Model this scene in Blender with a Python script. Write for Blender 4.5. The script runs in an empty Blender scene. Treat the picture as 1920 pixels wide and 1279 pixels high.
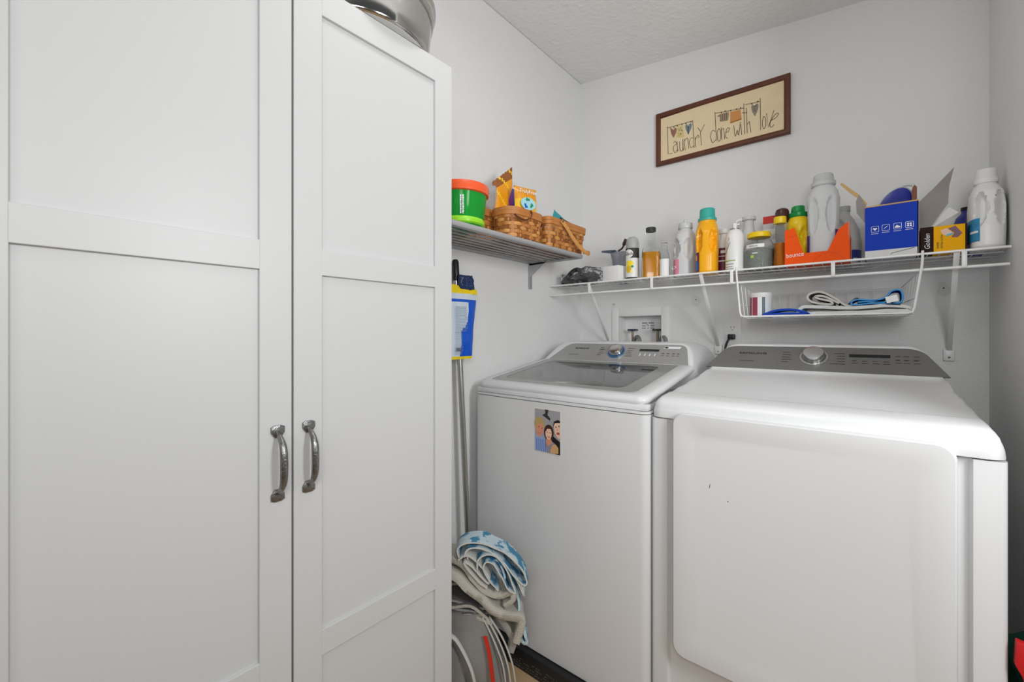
import bpy, bmesh, math, random
from mathutils import Vector, Matrix, noise
random.seed(7)
scene = bpy.context.scene
# ---------------- camera, world, lights, exposure ----------------
cam_d = bpy.data.cameras.new('camera'); cam = bpy.data.objects.new('camera', cam_d)
scene.collection.objects.link(cam); scene.camera = cam
cam.location = (0, 0, 1.14); cam.rotation_euler = (math.radians(90), 0, math.radians(40.2))
cam_d.sensor_width = 36; cam_d.lens = 36*797/1920; cam_d.shift_y = -14.5/1920; cam_d.clip_start = 0.02
world = bpy.data.worlds.new('world'); scene.world = world; world.use_nodes = True
world.node_tree.nodes['Background'].inputs[0].default_value = (0.93, 0.97, 1.0, 1)
world.node_tree.nodes['Background'].inputs[1].default_value = 0.07
def area(name, loc, target, sx, sy, power, col=(1, 1, 1)):
    l = bpy.data.lights.new(name, 'AREA'); l.shape = 'RECTANGLE'; l.size = sx; l.size_y = sy; l.energy = power; l.color = col
    o = bpy.data.objects.new(name, l); scene.collection.objects.link(o); o.location = loc
    o.rotation_euler = (Vector(target)-Vector(loc)).to_track_quat('-Z', 'Y').to_euler(); return o
area('ceiling_lamp', (-0.45, 0.75, 2.33), (-0.45, 0.95, 0), 0.40, 0.40, 2.5, (1, 0.985, 0.96))
area('rear_fill_light', (0.3, -1.3, 1.5), (-0.6, 1.3, 1.1), 1.0, 1.0, 7.0, (1, 0.99, 0.97))  # unseen fill light added well behind the camera to brighten the room
area('camera_flash_fill', (0.25, -0.25, 1.50), (-0.6, 1.3, 1.15), 0.40, 0.40, 7.6, (0.98, 0.99, 1))  # soft flash-like fill added beside the camera, not a fixture of the room
area('side_doorway_light', (0.75, 0.55, 1.5), (-1.2, 1.6, 1.35), 0.30, 0.60, 15.0, (0.98, 0.99, 1))
scene.view_settings.view_transform = 'Standard'; scene.view_settings.look = 'None'
scene.view_settings.exposure = 0.05; scene.view_settings.gamma = 1

# ---------------- helpers ----------------
COL = scene.collection; WLOC = {}
def M(name, col, rough=0.5, metal=0.0, trans=0.0, ior=1.45, bump=0, bscale=50, spec=0.5, var=0, emit=None, coat=0, alpha=1, detail=2):
    m = bpy.data.materials.new(name); m.use_nodes = True; nt = m.node_tree; b = nt.nodes['Principled BSDF']
    b.inputs['Base Color'].default_value = (*col, 1); b.inputs['Roughness'].default_value = rough; b.inputs['Metallic'].default_value = metal
    b.inputs['Transmission Weight'].default_value = trans; b.inputs['IOR'].default_value = ior
    b.inputs['Specular IOR Level'].default_value = spec; b.inputs['Coat Weight'].default_value = coat; b.inputs['Alpha'].default_value = alpha
    if emit: b.inputs['Emission Color'].default_value = (*emit, 1); b.inputs['Emission Strength'].default_value = 1
    if bump or var:
        tc = nt.nodes.new('ShaderNodeTexCoord'); n = nt.nodes.new('ShaderNodeTexNoise'); n.inputs['Scale'].default_value = bscale; n.inputs['Detail'].default_value = detail
        nt.links.new(tc.outputs['Object'], n.inputs['Vector'])
        if bump:
            bp = nt.nodes.new('ShaderNodeBump'); bp.inputs['Strength'].default_value = bump; bp.inputs['Distance'].default_value = 0.004
            nt.links.new(n.outputs['Fac'], bp.inputs['Height']); nt.links.new(bp.outputs['Normal'], b.inputs['Normal'])
        if var:
            r = nt.nodes.new('ShaderNodeMixRGB'); r.inputs[1].default_value = (*[c*(1-var) for c in col], 1); r.inputs[2].default_value = (*[min(1, c*(1+var)) for c in col], 1)
            nt.links.new(n.outputs['Fac'], r.inputs[0]); nt.links.new(r.outputs[0], b.inputs['Base Color'])
    return m
def wloc(o):
    return WLOC.get(o.name, Vector((0, 0, 0))) if o else Vector((0, 0, 0))
def fin(bm, mats, name, parent=None, smooth=True, origin=None, ang=35):
    if not isinstance(mats, (list, tuple)): mats = [mats]
    bmesh.ops.recalc_face_normals(bm, faces=bm.faces)
    me = bpy.data.meshes.new(name)
    if parent is None:
        if origin is None:
            xs = [v.co for v in bm.verts]
            lo = [min(v[i] for v in xs) for i in range(3)]; hi = [max(v[i] for v in xs) for i in range(3)]
            origin = ((lo[0]+hi[0])/2, (lo[1]+hi[1])/2, lo[2])
        off = Vector(origin)
    else: off = wloc(parent)
    bmesh.ops.translate(bm, verts=bm.verts, vec=-off)
    for f in bm.faces: f.smooth = smooth
    if smooth:
        for e in bm.edges:
            if len(e.link_faces) == 2 and e.calc_face_angle(0) > math.radians(ang): e.smooth = False
    bm.to_mesh(me); bm.free()
    for m in mats: me.materials.append(m)
    o = bpy.data.objects.new(name, me); COL.objects.link(o)
    if parent: o.parent = parent; WLOC[o.name] = off
    else: o.location = off; WLOC[o.name] = off
    return o
def thing(name, label, cat, loc=(0, 0, 0), group=None):
    o = bpy.data.objects.new(name, None); COL.objects.link(o); o.location = loc; o.empty_display_size = 0.02
    WLOC[o.name] = Vector(loc); tag(o, label, cat, group); return o
def tag(o, label, cat, group=None, kind=None):
    o['label'] = label; o['category'] = cat
    if group: o['group'] = group
    if kind: o['kind'] = kind
    return o
def struct(name, bm, m, **k):
    o = fin(bm, m, name, None, **k); o['kind'] = 'structure'; return o
def NB(): return bmesh.new()
def box(bm, x0, x1, y0, y1, z0, z1, bev=0, mi=0, seg=2):
    t = bmesh.new(); bmesh.ops.create_cube(t, size=1)
    for v in t.verts: v.co = Vector(((x0+x1)/2+v.co.x*(x1-x0), (y0+y1)/2+v.co.y*(y1-y0), (z0+z1)/2+v.co.z*(z1-z0)))
    if bev: bmesh.ops.bevel(t, geom=list(t.edges), offset=bev, segments=seg, affect='EDGES', profile=0.5)
    merge(bm, t, mi)
def merge(bm, t, mi=None, mat=None):
    if mat is not None: bmesh.ops.transform(t, matrix=mat, verts=t.verts)
    mp = {}
    for v in t.verts: mp[v] = bm.verts.new(v.co)
    for f in t.faces:
        try: nf = bm.faces.new([mp[v] for v in f.verts]); nf.material_index = f.material_index if mi is None else mi
        except ValueError: pass
    t.free()
def rings(bm, R, cap=True, mi=0, closed=False, mif=None):
    vs = [[bm.verts.new(p) for p in r] for r in R]; n = len(R[0])
    for i in range(len(vs)-(0 if closed else 1)):
        a, b = vs[i], vs[(i+1) % len(vs)]
        for j in range(n):
            f = bm.faces.new([a[j], a[(j+1) % n], b[(j+1) % n], b[j]]); f.material_index = mif(i, j) if mif else mi
    if cap and not closed:
        f = bm.faces.new(list(reversed(vs[0]))); f.material_index = mif(0, 0) if mif else mi
        f = bm.faces.new(vs[-1]); f.material_index = mif(len(vs)-2, 0) if mif else mi
def tube(bm, pts, r, seg=8, mi=0, closed=False, flat=1.0, flatb=1.0):
    P = [Vector(p) for p in pts]; n = len(P); rs = r if isinstance(r, (list, tuple)) else [r]*n
    T = []
    for i in range(n):
        a = P[i-1] if (i > 0 or closed) else P[0]; b = P[(i+1) % n] if (i < n-1 or closed) else P[-1]
        T.append((b-a).normalized())
    up = Vector((0, 0, 1)) if abs(T[0].z) < 0.9 else Vector((0, 1, 0))
    N = (up-T[0]*up.dot(T[0])).normalized(); R = []
    for i in range(n):
        N = N-T[i]*N.dot(T[i])
        if N.length < 1e-6: N = T[i].orthogonal()
        N.normalize(); B = T[i].cross(N)
        R.append([P[i]+(N*math.cos(2*math.pi*k/seg)*flat+B*math.sin(2*math.pi*k/seg)*flatb)*rs[i] for k in range(seg)])
    rings(bm, R, True, mi, closed)
def smooth_pts(pts, k=6, closed=False):
    P = [Vector(p) for p in pts]; n = len(P); out = []
    rng = range(n if closed else n-1)
    for i in rng:
        if closed: a, b, c, d = P[i-1], P[i], P[(i+1) % n], P[(i+2) % n]
        else: a, b, c, d = P[max(i-1, 0)], P[i], P[i+1], P[min(i+2, n-1)]
        for j in range(k):
            t = j/k
            out.append(0.5*((2*b)+(c-a)*t+(2*a-5*b+4*c-d)*t*t+(3*b-a-3*c+d)*t**3))
    if not closed: out.append(P[-1])
    return out
def lathe(bm, prof, c, seg=32, mi=0, rx=1, ry=1, cap=True, mif=None):
    R = [[Vector((c[0]+r*rx*math.cos(2*math.pi*k/seg), c[1]+r*ry*math.sin(2*math.pi*k/seg), c[2]+z)) for k in range(seg)] for r, z in prof]
    rings(bm, R, cap, mi, mif=mif)
def prism(bm, pts, y0, y1, mi=0, plane='XZ', bev=0, xf=None):
    """extrude a polygon given in XZ (depth Y), YZ (depth X) or XY (depth Z)"""
    def mk(p, d):
        if plane == 'XZ': return Vector((p[0], d, p[1]))
        if plane == 'YZ': return Vector((d, p[0], p[1]))
        return Vector((p[0], p[1], d))
    t = bmesh.new()
    a = [t.verts.new(mk(p, y0)) for p in pts]; b = [t.verts.new(mk(p, y1)) for p in pts]; n = len(pts)
    t.faces.new(a); t.faces.new(list(reversed(b)))
    for i in range(n): t.faces.new([a[i], b[i], b[(i+1) % n], a[(i+1) % n]])
    bmesh.ops.recalc_face_normals(t, faces=t.faces)
    if bev: bmesh.ops.bevel(t, geom=list(t.edges), offset=bev, segments=2, affect='EDGES', profile=0.5)
    merge(bm, t, mi, xf)
def rrect(x0, x1, z0, z1, r, n=6):
    out = []
    for cx, cz, a0 in ((x1-r, z1-r, 0), (x0+r, z1-r, 90), (x0+r, z0+r, 180), (x1-r, z0+r, 270)):
        for i in range(n+1):
            a = math.radians(a0+90*i/n); out.append((cx+r*math.cos(a), cz+r*math.sin(a)))
    return out
def ell(cx, cz, rx, rz, n=20, a0=0):
    return [(cx+rx*math.cos(2*math.pi*i/n+a0), cz+rz*math.sin(2*math.pi*i/n+a0)) for i in range(n)]
def decal(bm, pts, y, mi=0):
    f = bm.faces.new([bm.verts.new((p[0], y, p[1])) for p in pts]); f.material_index = mi
def text(s, size, mx, mat, name, parent, extrude=0.0004, sx=1.0, align='LEFT', shear=0):
    cu = bpy.data.curves.new(name, 'FONT'); cu.body = s; cu.size = size; cu.extrude = extrude; cu.resolution_u = 3; cu.align_x = align; cu.shear = shear
    o = bpy.data.objects.new(name, cu); me = bpy.data.meshes.new_from_object(o); bpy.data.objects.remove(o); bpy.data.curves.remove(cu)
    bm = bmesh.new(); bm.from_mesh(me); bpy.data.meshes.remove(me)
    for v in bm.verts: v.co.x *= sx
    bmesh.ops.transform(bm, matrix=mx, verts=bm.verts)
    return fin(bm, mat, name, parent, smooth=False)
def frame(o, ex, ey):
    """matrix whose x axis is ex, y axis ey, origin o"""
    ex = Vector(ex).normalized(); ey = Vector(ey); ey = (ey-ex*ey.dot(ex)).normalized(); ez = ex.cross(ey)
    return Matrix(((ex.x, ey.x, ez.x, o[0]), (ex.y, ey.y, ez.y, o[1]), (ex.z, ey.z, ez.z, o[2]), (0, 0, 0, 1)))
def bottle(bm, c, prof, seg=48, yaw=0, dimples=(), mi=0, mif=None):
    """prof: (z, rx, ry, squareness); dimples: (angle deg, z, half-angle deg, half-z, depth)"""
    R = []; ya = math.radians(yaw); P = []
    for i in range(len(prof)-1):
        a, b = prof[i], prof[i+1]; k = max(1, int(abs(b[0]-a[0])/0.006))
        for j in range(k): P.append([a[q]+(b[q]-a[q])*j/k for q in range(4)])
    P.append(list(prof[-1]))
    for z, rx, ry, sq in P:
        ring = []
        for k in range(seg):
            a = 2*math.pi*k/seg; ca, sa = math.cos(a), math.sin(a); e = 2/sq
            x = rx*math.copysign(abs(ca)**e, ca); y = ry*math.copysign(abs(sa)**e, sa)
            for da, dz, ha, hz, dep in dimples:
                d = (math.degrees(a)-da+180) % 360-180; q = (d/ha)**2+((z-dz)/hz)**2
                if q < 1: w = min(1, (1-q)*3.2); s = 1-dep*w/max(rx, 0.001); x *= s; y *= s
            ring.append(Vector((c[0]+x*math.cos(ya)-y*math.sin(ya), c[1]+x*math.sin(ya)+y*math.cos(ya), c[2]+z)))
        R.append(ring)
    rings(bm, R, True, mi, mif=mif)
def band(bm, c, r, z0, z1, a0, a1, mi=0, ry=None, n=16, sq=2, yaw=0):
    """curved label patch hugging a round body, a0..a1 in degrees (270 faces the room)"""
    ry = ry or r; e = 2/sq; vs = []; ya = math.radians(yaw)
    for i in range(n+1):
        a = math.radians(a0+(a1-a0)*i/n); ca, sa = math.cos(a), math.sin(a)
        x = r*math.copysign(abs(ca)**e, ca); y = ry*math.copysign(abs(sa)**e, sa)
        X = c[0]+x*math.cos(ya)-y*math.sin(ya); Y = c[1]+x*math.sin(ya)+y*math.cos(ya)
        vs.append((bm.verts.new((X, Y, c[2]+z0)), bm.verts.new((X, Y, c[2]+z1))))
    for i in range(n):
        f = bm.faces.new([vs[i][0], vs[i+1][0], vs[i+1][1], vs[i][1]]); f.material_index = mi
def disc(bm, cx, cz, rx, rz, y, mi=0, n=24, k=5):
    prev = None; ctr = bm.verts.new((cx, y, cz))
    for j in range(1, k+1):
        ring = [bm.verts.new((cx+rx*j/k*math.cos(2*math.pi*i/n), y, cz+rz*j/k*math.sin(2*math.pi*i/n))) for i in range(n)]
        for i in range(n):
            f = bm.faces.new([ctr, ring[i], ring[(i+1) % n]] if prev is None else [prev[i], ring[i], ring[(i+1) % n], prev[(i+1) % n]]); f.material_index = mi
        prev = ring
def cyl_map(bm, c, r):
    """wrap geometry lying in the plane y=c.y-r around the cylinder"""
    for v in bm.verts:
        a = (v.co.x-c[0])/r; d = r+(c[1]-r-v.co.y)
        v.co.x = c[0]+d*math.sin(a); v.co.y = c[1]-d*math.cos(a)
def sheet(bm, path, w0, w1, th, mx, noise_amp=0.002, seed=0, mi=0, edge_mi=None, nw=10, k=6, frayed=0):
    """a thick cloth following a 2-D path (x, z), spread along local y from w0 to w1"""
    P = smooth_pts([(p[0], 0, p[1]) for p in path], k); n = len(P); R = []
    for j in range(nw+1):
        y = w0+(w1-w0)*j/nw; up = []; dn = []
        for i, p in enumerate(P):
            a = P[max(i-1, 0)]; b = P[min(i+1, n-1)]; t = (b-a).normalized(); nn = Vector((-t.z, 0, t.x))
            d = Vector((noise.noise(Vector((p.x*18+seed, y*14, p.z*18))), 0, noise.noise(Vector((p.x*18, y*14+seed, p.z*18+9)))))*noise_amp*2
            yy = y+frayed*noise.noise(Vector((p.x*40, seed, p.z*40)))*(1 if j in (0, nw) else 0)
            e = th*(0.75 if j in (0, nw) else 1)
            up.append(Vector((p.x, yy, p.z))+nn*e/2+d); dn.append(Vector((p.x, yy, p.z))-nn*e/2+d)
        R.append([mx @ v for v in up+list(reversed(dn))])
    em = mi if edge_mi is None else edge_mi
    rings(bm, R, False, mi)
    for r, rev in ((0, True), (nw, False)):
        v = R[r]; L = len(v)//2; vv = [bm.verts.new(q) for q in v]
        for i in range(L-1):
            f = bm.faces.new([vv[i], vv[i+1], vv[2*L-2-i], vv[2*L-1-i]]); f.material_index = em
    bmesh.ops.remove_doubles(bm, verts=bm.verts, dist=1e-6)
def S(h, k=1.0):
    c = [int(h[i:i+2], 16)/255 for i in (0, 2, 4)]
    return tuple(min(1, (x/12.92 if x < 0.04045 else ((x+0.055)/1.055)**2.4)*k) for x in c)
m_wall = M('wall_paint', (0.77, 0.77, 0.765), 0.5, bump=0.35, bscale=90, spec=0.35)
m_ceil = M('ceiling_paint', (0.83, 0.83, 0.825), 0.9, bump=1.0, bscale=45, spec=0.1, detail=5)
m_floor = M('floor_vinyl', S('b89a74'), 0.6, bump=0.2, bscale=300, var=0.15)
m_cab = M('cabinet_paint', (0.575, 0.58, 0.58), 0.38, spec=0.4)
m_white = M('appliance_enamel', (0.66, 0.665, 0.67), 0.28, spec=0.5)
m_plastic = M('white_plastic', (0.80, 0.80, 0.79), 0.32)
m_wire = M('white_wire_coating', (0.82, 0.82, 0.81), 0.3)
m_black = M('black_plastic', (0.012, 0.012, 0.014), 0.4)
m_dark = M('dark_gap', (0.02, 0.02, 0.02), 0.8)
m_steel = M('brushed_steel', (0.55, 0.55, 0.53), 0.28, 1.0, var=0.06, bscale=60)
m_pew = M('pewter', (0.27, 0.27, 0.265), 0.36, 1.0, var=0.4, bscale=180, bump=0.25)
m_grey_metal = M('grey_painted_metal', (0.42, 0.42, 0.43), 0.35, 0.3)
m_print = M('dark_print', (0.03, 0.03, 0.03), 0.6)
m_lprint = M('light_print', (0.75, 0.76, 0.78), 0.6)

# ---------------- room ----------------
XL, XR, YB = -1.211, 0.288, 2.02
def zc(x): return 2.502-0.1226*(x-XL)
b = NB(); box(b, -1.35, 2.2, -2.2, 2.16, -0.05, 0); struct('floor', b, m_floor, smooth=False)
b = NB(); prism(b, [(-1.35, zc(-1.35)), (0.42, zc(0.42)), (0.42, zc(0.42)+0.06), (-1.35, zc(-1.35)+0.06)], -2.2, 2.16); struct('ceiling', b, m_ceil, smooth=False)
b = NB(); box(b, XL-0.1, XL, -2.2, 2.12, 0, 2.50); struct('wall_left', b, m_wall, smooth=False)
b = NB(); box(b, XR, XR+0.1, 1.08, 2.12, 0, 2.315); struct('wall_right', b, m_wall, smooth=False)
# back wall with the opening of the water outlet box
bx0, bx1, bz0, bz1 = -0.990, -0.766, 1.045, 1.228
b = NB()
for x0, x1, z0, z1 in ((XL, bx0, 0, 2.4), (bx0, bx1, 0, bz0), (bx0, bx1, bz1, 2.30)): box(b, x0, x1, YB, YB+0.1, z0, z1)
prism(b, [(XL, 2.4), (bx0, 2.4), (bx0, zc(bx0)), (XL, zc(XL))], YB, YB+0.1)
prism(b, [(bx0, 2.3), (bx1, 2.3), (bx1, zc(bx1)), (bx0, zc(bx0))], YB, YB+0.1)
prism(b, [(bx1, 0), (XR, 0), (XR, zc(XR)), (bx1, zc(bx1))], YB, YB+0.1)
struct('wall_back', b, m_wall, smooth=False)
m_patch = M('patch_filler', (0.70, 0.70, 0.69), 0.8)
for i, (x, z, r, w) in enumerate(((-1.017, 1.289, 0.012, 'beside the left shelf bracket'), (-0.61, 1.293, 0.02, 'beside the middle shelf bracket'), (0.185, 1.291, 0.017, 'right of the hanging wire basket'))):
    b = NB(); prism(b, [(x+r*(1+0.25*math.sin(3*a+i))*math.cos(a), z-0.004+1.35*r*(1+0.2*math.cos(2*a+i))*math.sin(a)) for a in [k*math.pi/10 for k in range(20)]], YB-0.0015, YB+0.001)
    prism(b, ell(x, z, 0.0024, 0.0024, 10), YB-0.003, YB, 1)
    tag(fin(b, [m_patch, m_print], 'wall_patch'), 'pale filler patch with a screw hole on the wall '+w, 'wall patch', 'wall patches under the shelf')

# ---------------- cabinet ----------------
H = 1.14; CX = -0.88
cabt = thing('storage_cabinet', 'tall white two-door pantry cabinet with framed panel doors', 'cabinet', ((CX+XL)/2, 0.36, 0))
b = NB(); box(b, XL+0.002, CX-0.021, -0.058, 0.783, 0.0, 1.866, 0.001)
fin(b, m_cab, 'body', cabt)
def door(y0, y1, sl, sr, hy, hz0, hz1):
    zt, zb = 1.8695, 0.06; T = CX-0.019
    b = NB()
    box(b, T, CX, y0, y0+sl, zb, zt, 0.0007, seg=1); box(b, T, CX, y1-sr, y1, zb, zt, 0.0007, seg=1)
    for z0, z1 in ((1.808, zt), (1.2613, 1.3165), (0.463, 0.517), (zb, 0.115)): box(b, T, CX, y0+sl-0.0005, y1-sr+0.0005, z0, z1, 0.0012)
    d = fin(b, m_cab, 'door', cabt, smooth=False)
    b = NB(); box(b, T, CX-0.0075, y0+sl-0.004, y1-sr+0.004, zb+0.02, zt-0.03); fin(b, m_cab, 'door_panel', d, smooth=False)
    b = NB()
    for zc_, sg in ((hz1, 1), (hz0, -1)):
        w = 0.0125
        prism(b, [(hy-w, zc_-sg*0.014), (hy-w, zc_-sg*0.003), (hy-0.006, zc_), (hy+0.006, zc_), (hy+w, zc_-sg*0.003), (hy+w, zc_-sg*0.014), (hy+0.006, zc_-sg*0.024), (hy-0.006, zc_-sg*0.024)], CX, CX+0.0045, plane='YZ', bev=0.0012)
    zm = (hz0+hz1)/2; L = (hz1-hz0)/2-0.018
    pts = smooth_pts([(CX+0.003, hy, zm-L), (CX+0.012, hy, zm-L+0.003), (CX+0.025, hy, zm-L+0.016), (CX+0.031, hy, zm-0.02), (CX+0.031, hy, zm+0.02), (CX+0.025, hy, zm+L-0.016), (CX+0.012, hy, zm+L-0.003), (CX+0.003, hy, zm+L)], 5)
    n = len(pts); tube(b, pts, [0.0042+0.003*max(0, math.sin(math.pi*i/(n-1)))**2 for i in range(n)], 20)
    fin(b, m_pew, 'handle', d, ang=24)
door(-0.058, 0.3628, 0.0575, 0.058, 0.336, 0.8141, 0.962)
door(0.3669, 0.785, 0.0575, 0.058, 0.3953, 0.8158, 0.962)

# steel roasting pan on top of the cabinet
b = NB()
prof = [(0.93, 0), (0.985, 0.002), (1.0, 0.008), (1.03, 0.05), (1.05, 0.09), (1.065, 0.115), (1.10, 0.118), (1.12, 0.124), (1.125, 0.132), (1.10, 0.137), (1.04, 0.136), (1.03, 0.12), (0.98, 0.01)]
lathe(b, [(r, z+1.870) for r, z in prof], (-1.004, 0.60, 0), 64, 0, 0.150, 0.165)
p = thing('roasting_pan', 'shiny oval stainless steel roasting pan on top of the cabinet', 'pan', (-1.004, 0.60, 1.87))
fin(b, M('polished_steel', (0.62, 0.61, 0.59), 0.12, 1.0, bump=0.15, bscale=6), 'body', p, ang=60)
b = NB(); lathe(b, [(1.032, 0.094), (1.075, 0.096), (1.082, 0.100), (1.082, 0.108), (1.075, 0.112), (1.035, 0.113)], (-1.004, 0.60, 1.870), 64, 0, 0.150, 0.165); fin(b, m_steel, 'rim_band', p, ang=60)

# ---------------- washer and dryer ----------------
m_cons_d = M('console_dark_grey', S('757573'), 0.42, 0.4, spec=0.5, var=0.08, bscale=9)
m_cons_w = M('console_grey', S('a4a4a3'), 0.30, 0.4, spec=0.5, var=0.08, bscale=9)
m_glassb = M('lid_glass_border', S('8d8e8c'), 0.10, spec=0.6)
m_lidg = M('lid_glass', (0.70, 0.71, 0.70), 0.02, 0, trans=1.0, ior=1.3)
m_disp = M('display_black', (0.01, 0.01, 0.012), 0.1)
m_led = M('display_led', (0.1, 0.2, 0.4), 0.5, emit=(0.12, 0.28, 0.6))
m_ring = M('dial_ring_blue', (0.10, 0.18, 0.28), 0.2, 0.6, emit=(0.01, 0.03, 0.07))
m_knob = M('knob_chrome', (0.62, 0.63, 0.64), 0.18, 1.0)
def front_outline(x0, x1, yf, yb, grooves, r=0.012, bulge=0.0):
    """top-view outline of an appliance body, front at yf"""
    pts = [(x1, yb), (x0, yb)]
    for i in range(7): a = math.pi/2*i/6; pts.append((x0+r-r*math.cos(a), yf+r-r*math.sin(a)))
    for gx0, gx1, gd, s0, s1 in grooves: pts += [(gx0, yf), (gx0+s0, yf+gd), (gx1-s1, yf+gd), (gx1, yf)]
    for i in range(7): a = math.pi/2*(1-i/6); pts.append((x1-r+r*math.cos(a), yf+r-r*math.sin(a)))
    if bulge:
        q = []; N = 24
        for i in range(1, N): t = i/N; q.append((x0+r+(x1-x0-2*r)*t, yf-bulge*(1-(2*t-1)**4)))
        pts = pts[:9]+q+pts[9:]
    return pts
E1 = [(0, 0.902), (0.003, 0.925), (0.010, 0.948), (0.020, 0.966), (0.032, 0.990), (0.045, 1.035), (0.058, 1.066), (0.072, 1.086), (0.09, 1.099), (0.115, 1.108), (0.15, 1.2)]
def elim(e, T=E1):
    for i in range(len(T)-1):
        if e <= T[i+1][0]: a, b = T[i], T[i+1]; return a[1]+(b[1]-a[1])*(e-a[0])/(b[0]-a[0])
    return T[-1][1]
def smin(a, b, k=0.006):
    h = max(k-abs(a-b), 0)/k; return min(a, b)-h*h*k/4
def cap_mesh(bm, x0, x1, prof, z0, lim=None, N=64, yround=0.03):
    """loft a YZ profile across x with rounded shoulders; prof runs from front bottom over the top to back bottom"""
    R = []; w = x1-x0
    for i in range(N+1):
        t = i/N; u = 0.5-0.5*math.cos(math.pi*t); x = x0+w*u; e = min(x-x0, x1-x); ring = []
        dy = yround-math.sqrt(max(0, yround**2-max(0, yround-e)**2)) if yround else 0
        for (y, z) in prof:
            zz = max(z0, smin(z, elim(e, lim or E1))) if z > z0 else z
            ring.append(Vector((x, y+(dy if y < prof[0][0]+0.06 else 0), zz)))
        R.append(ring)
    rings(bm, R, True)
def dense(prof, step=0.012):
    out = []
    for a, b in zip(prof[:-1], prof[1:]):
        k = max(1, int(math.dist(a, b)/step))
        for j in range(k): out.append((a[0]+(b[0]-a[0])*j/k, a[1]+(b[1]-a[1])*j/k))
    out.append(prof[-1]); return out
slope = Vector((0, 0.085, 0.073)).normalized(); nrm = Vector((0, -slope.z, slope.y)); P0 = Vector((0, 1.585, 1.024))
def cons(x, s, off=0.0): return Vector((x, 0, 0))+Vector((0, P0.y, P0.z))+slope*s+nrm*off
def consmx(x, s, off=0.0025):
    o = cons(x, s, off); return frame(o, (1, 0, 0), slope)
def console_panel(bm, xb0, xb1, xt0, xt1, h, rt, off=0.0015, th=0.004, rb=0.004):
    pts = [(xb1, 0)]
    def corner(a, c, b_, r):
        a, c, b_ = Vector(a), Vector(c), Vector(b_); d1 = (a-c).normalized()*r; d2 = (b_-c).normalized()*r
        return [tuple((c+d1)*(1-t)**2+c*2*t*(1-t)+(c+d2)*t*t) for t in [k/8 for k in range(9)]]
    pts = [(xb1, 0)]+corner((xb1, 0), (xt1, h), (xt0, h), rt)+corner((xt1, h), (xt0, h), (xb0, 0), rt)+[(xb0, 0)]
    a = [bm.verts.new(cons(p[0], p[1], off)) for p in pts]; b_ = [bm.verts.new(cons(p[0], p[1], off-th)) for p in pts]; n = len(pts)
    bm.faces.new(a); bm.faces.new(list(reversed(b_)))
    for i in range(n): bm.faces.new([a[i], b_[i], b_[(i+1) % n], a[(i+1) % n]])
def knob(parent, x, s, r, ring_m):
    b = NB(); mx = frame(cons(x, s, 0.0015), (1, 0, 0), slope)
    t = NB(); lathe(t, [(r*1.3, 0), (r*1.3, 0.0015), (r*1.12, 0.002), (r*1.12, 0.0)], (0, 0, 0), 40); merge(b, t, 0, mx); fin(b, ring_m, 'dial_ring', parent)
    b = NB(); t = NB(); lathe(t, [(r, 0), (r*1.02, 0.003), (r*0.97, 0.019), (r*0.93, 0.0215), (r*0.86, 0.022), (0.001, 0.0215)], (0, 0, 0), 48); merge(b, t, 0, mx); fin(b, m_knob, 'dial_knob', parent)
def marks(parent, rows, mat, name='panel_marking'):
    b = NB()
    for x, s, w, h in rows:
        b.faces.new([b.verts.new(cons(x, s-h/2, 0.0022)), b.verts.new(cons(x+w, s-h/2, 0.0022)), b.verts.new(cons(x+w, s+h/2, 0.0022)), b.verts.new(cons(x, s+h/2, 0.0022))])
    fin(b, mat, name, parent, smooth=False)

# dryer
DX0, DX1, DY = -0.4725, 0.1906, 1.165
dr = thing('clothes_dryer', 'white front-loading clothes dryer with dark grey console, right of the washer', 'dryer', ((DX0+DX1)/2, 1.5, 0))
b = NB(); prism(b, front_outline(DX0, DX1, DY, 1.90, [(-0.428, 0.146, 0.012, 0.006, 0.006)]), 0.02, 0.9045, plane='XY'); fin(b, m_white, 'body', dr)
b = NB()
prof = dense([(1.161, 0.908), (1.160, 0.925)], 0.01)+smooth_pts([(1.162, 0.930, 0), (1.168, 0.948, 0), (1.184, 0.961, 0), (1.21, 0.967, 0), (1.235, 0.970, 0)], 4)
prof = [(p[0], p[1]) for p in prof]
top_in = 1.012
prof += dense([(1.240, 0.9705), (1.250, 0.9665), (1.30, 0.9725), (1.56, 1.0135), (1.579, 1.0195), (1.585, 1.024), (1.668, 1.0955)])
prof += [(p[0], p[1]) for p in smooth_pts([(1.672, 1.0985, 0), (1.685, 1.103, 0), (1.75, 1.105, 0), (1.84, 1.098, 0), (1.885, 1.07, 0), (1.90, 1.02, 0)], 4)]+[(1.90, 0.908)]
def dlift(x, y):
    e = min(x-DX0, DX1-x); return 0
cap_mesh(b, DX0, DX1, prof, 0.908)
for v in b.verts:      # raise a smooth margin beside the sunken top
    e = min(v.co.x-DX0, DX1-v.co.x)
    if 1.245 < v.co.y < 1.575 and e < 0.055 and e > 0.02: v.co.z += 0.0015
fin(b, m_white, 'top_cover', dr, ang=50)
b = NB()      # door slab with a sunken middle
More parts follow.
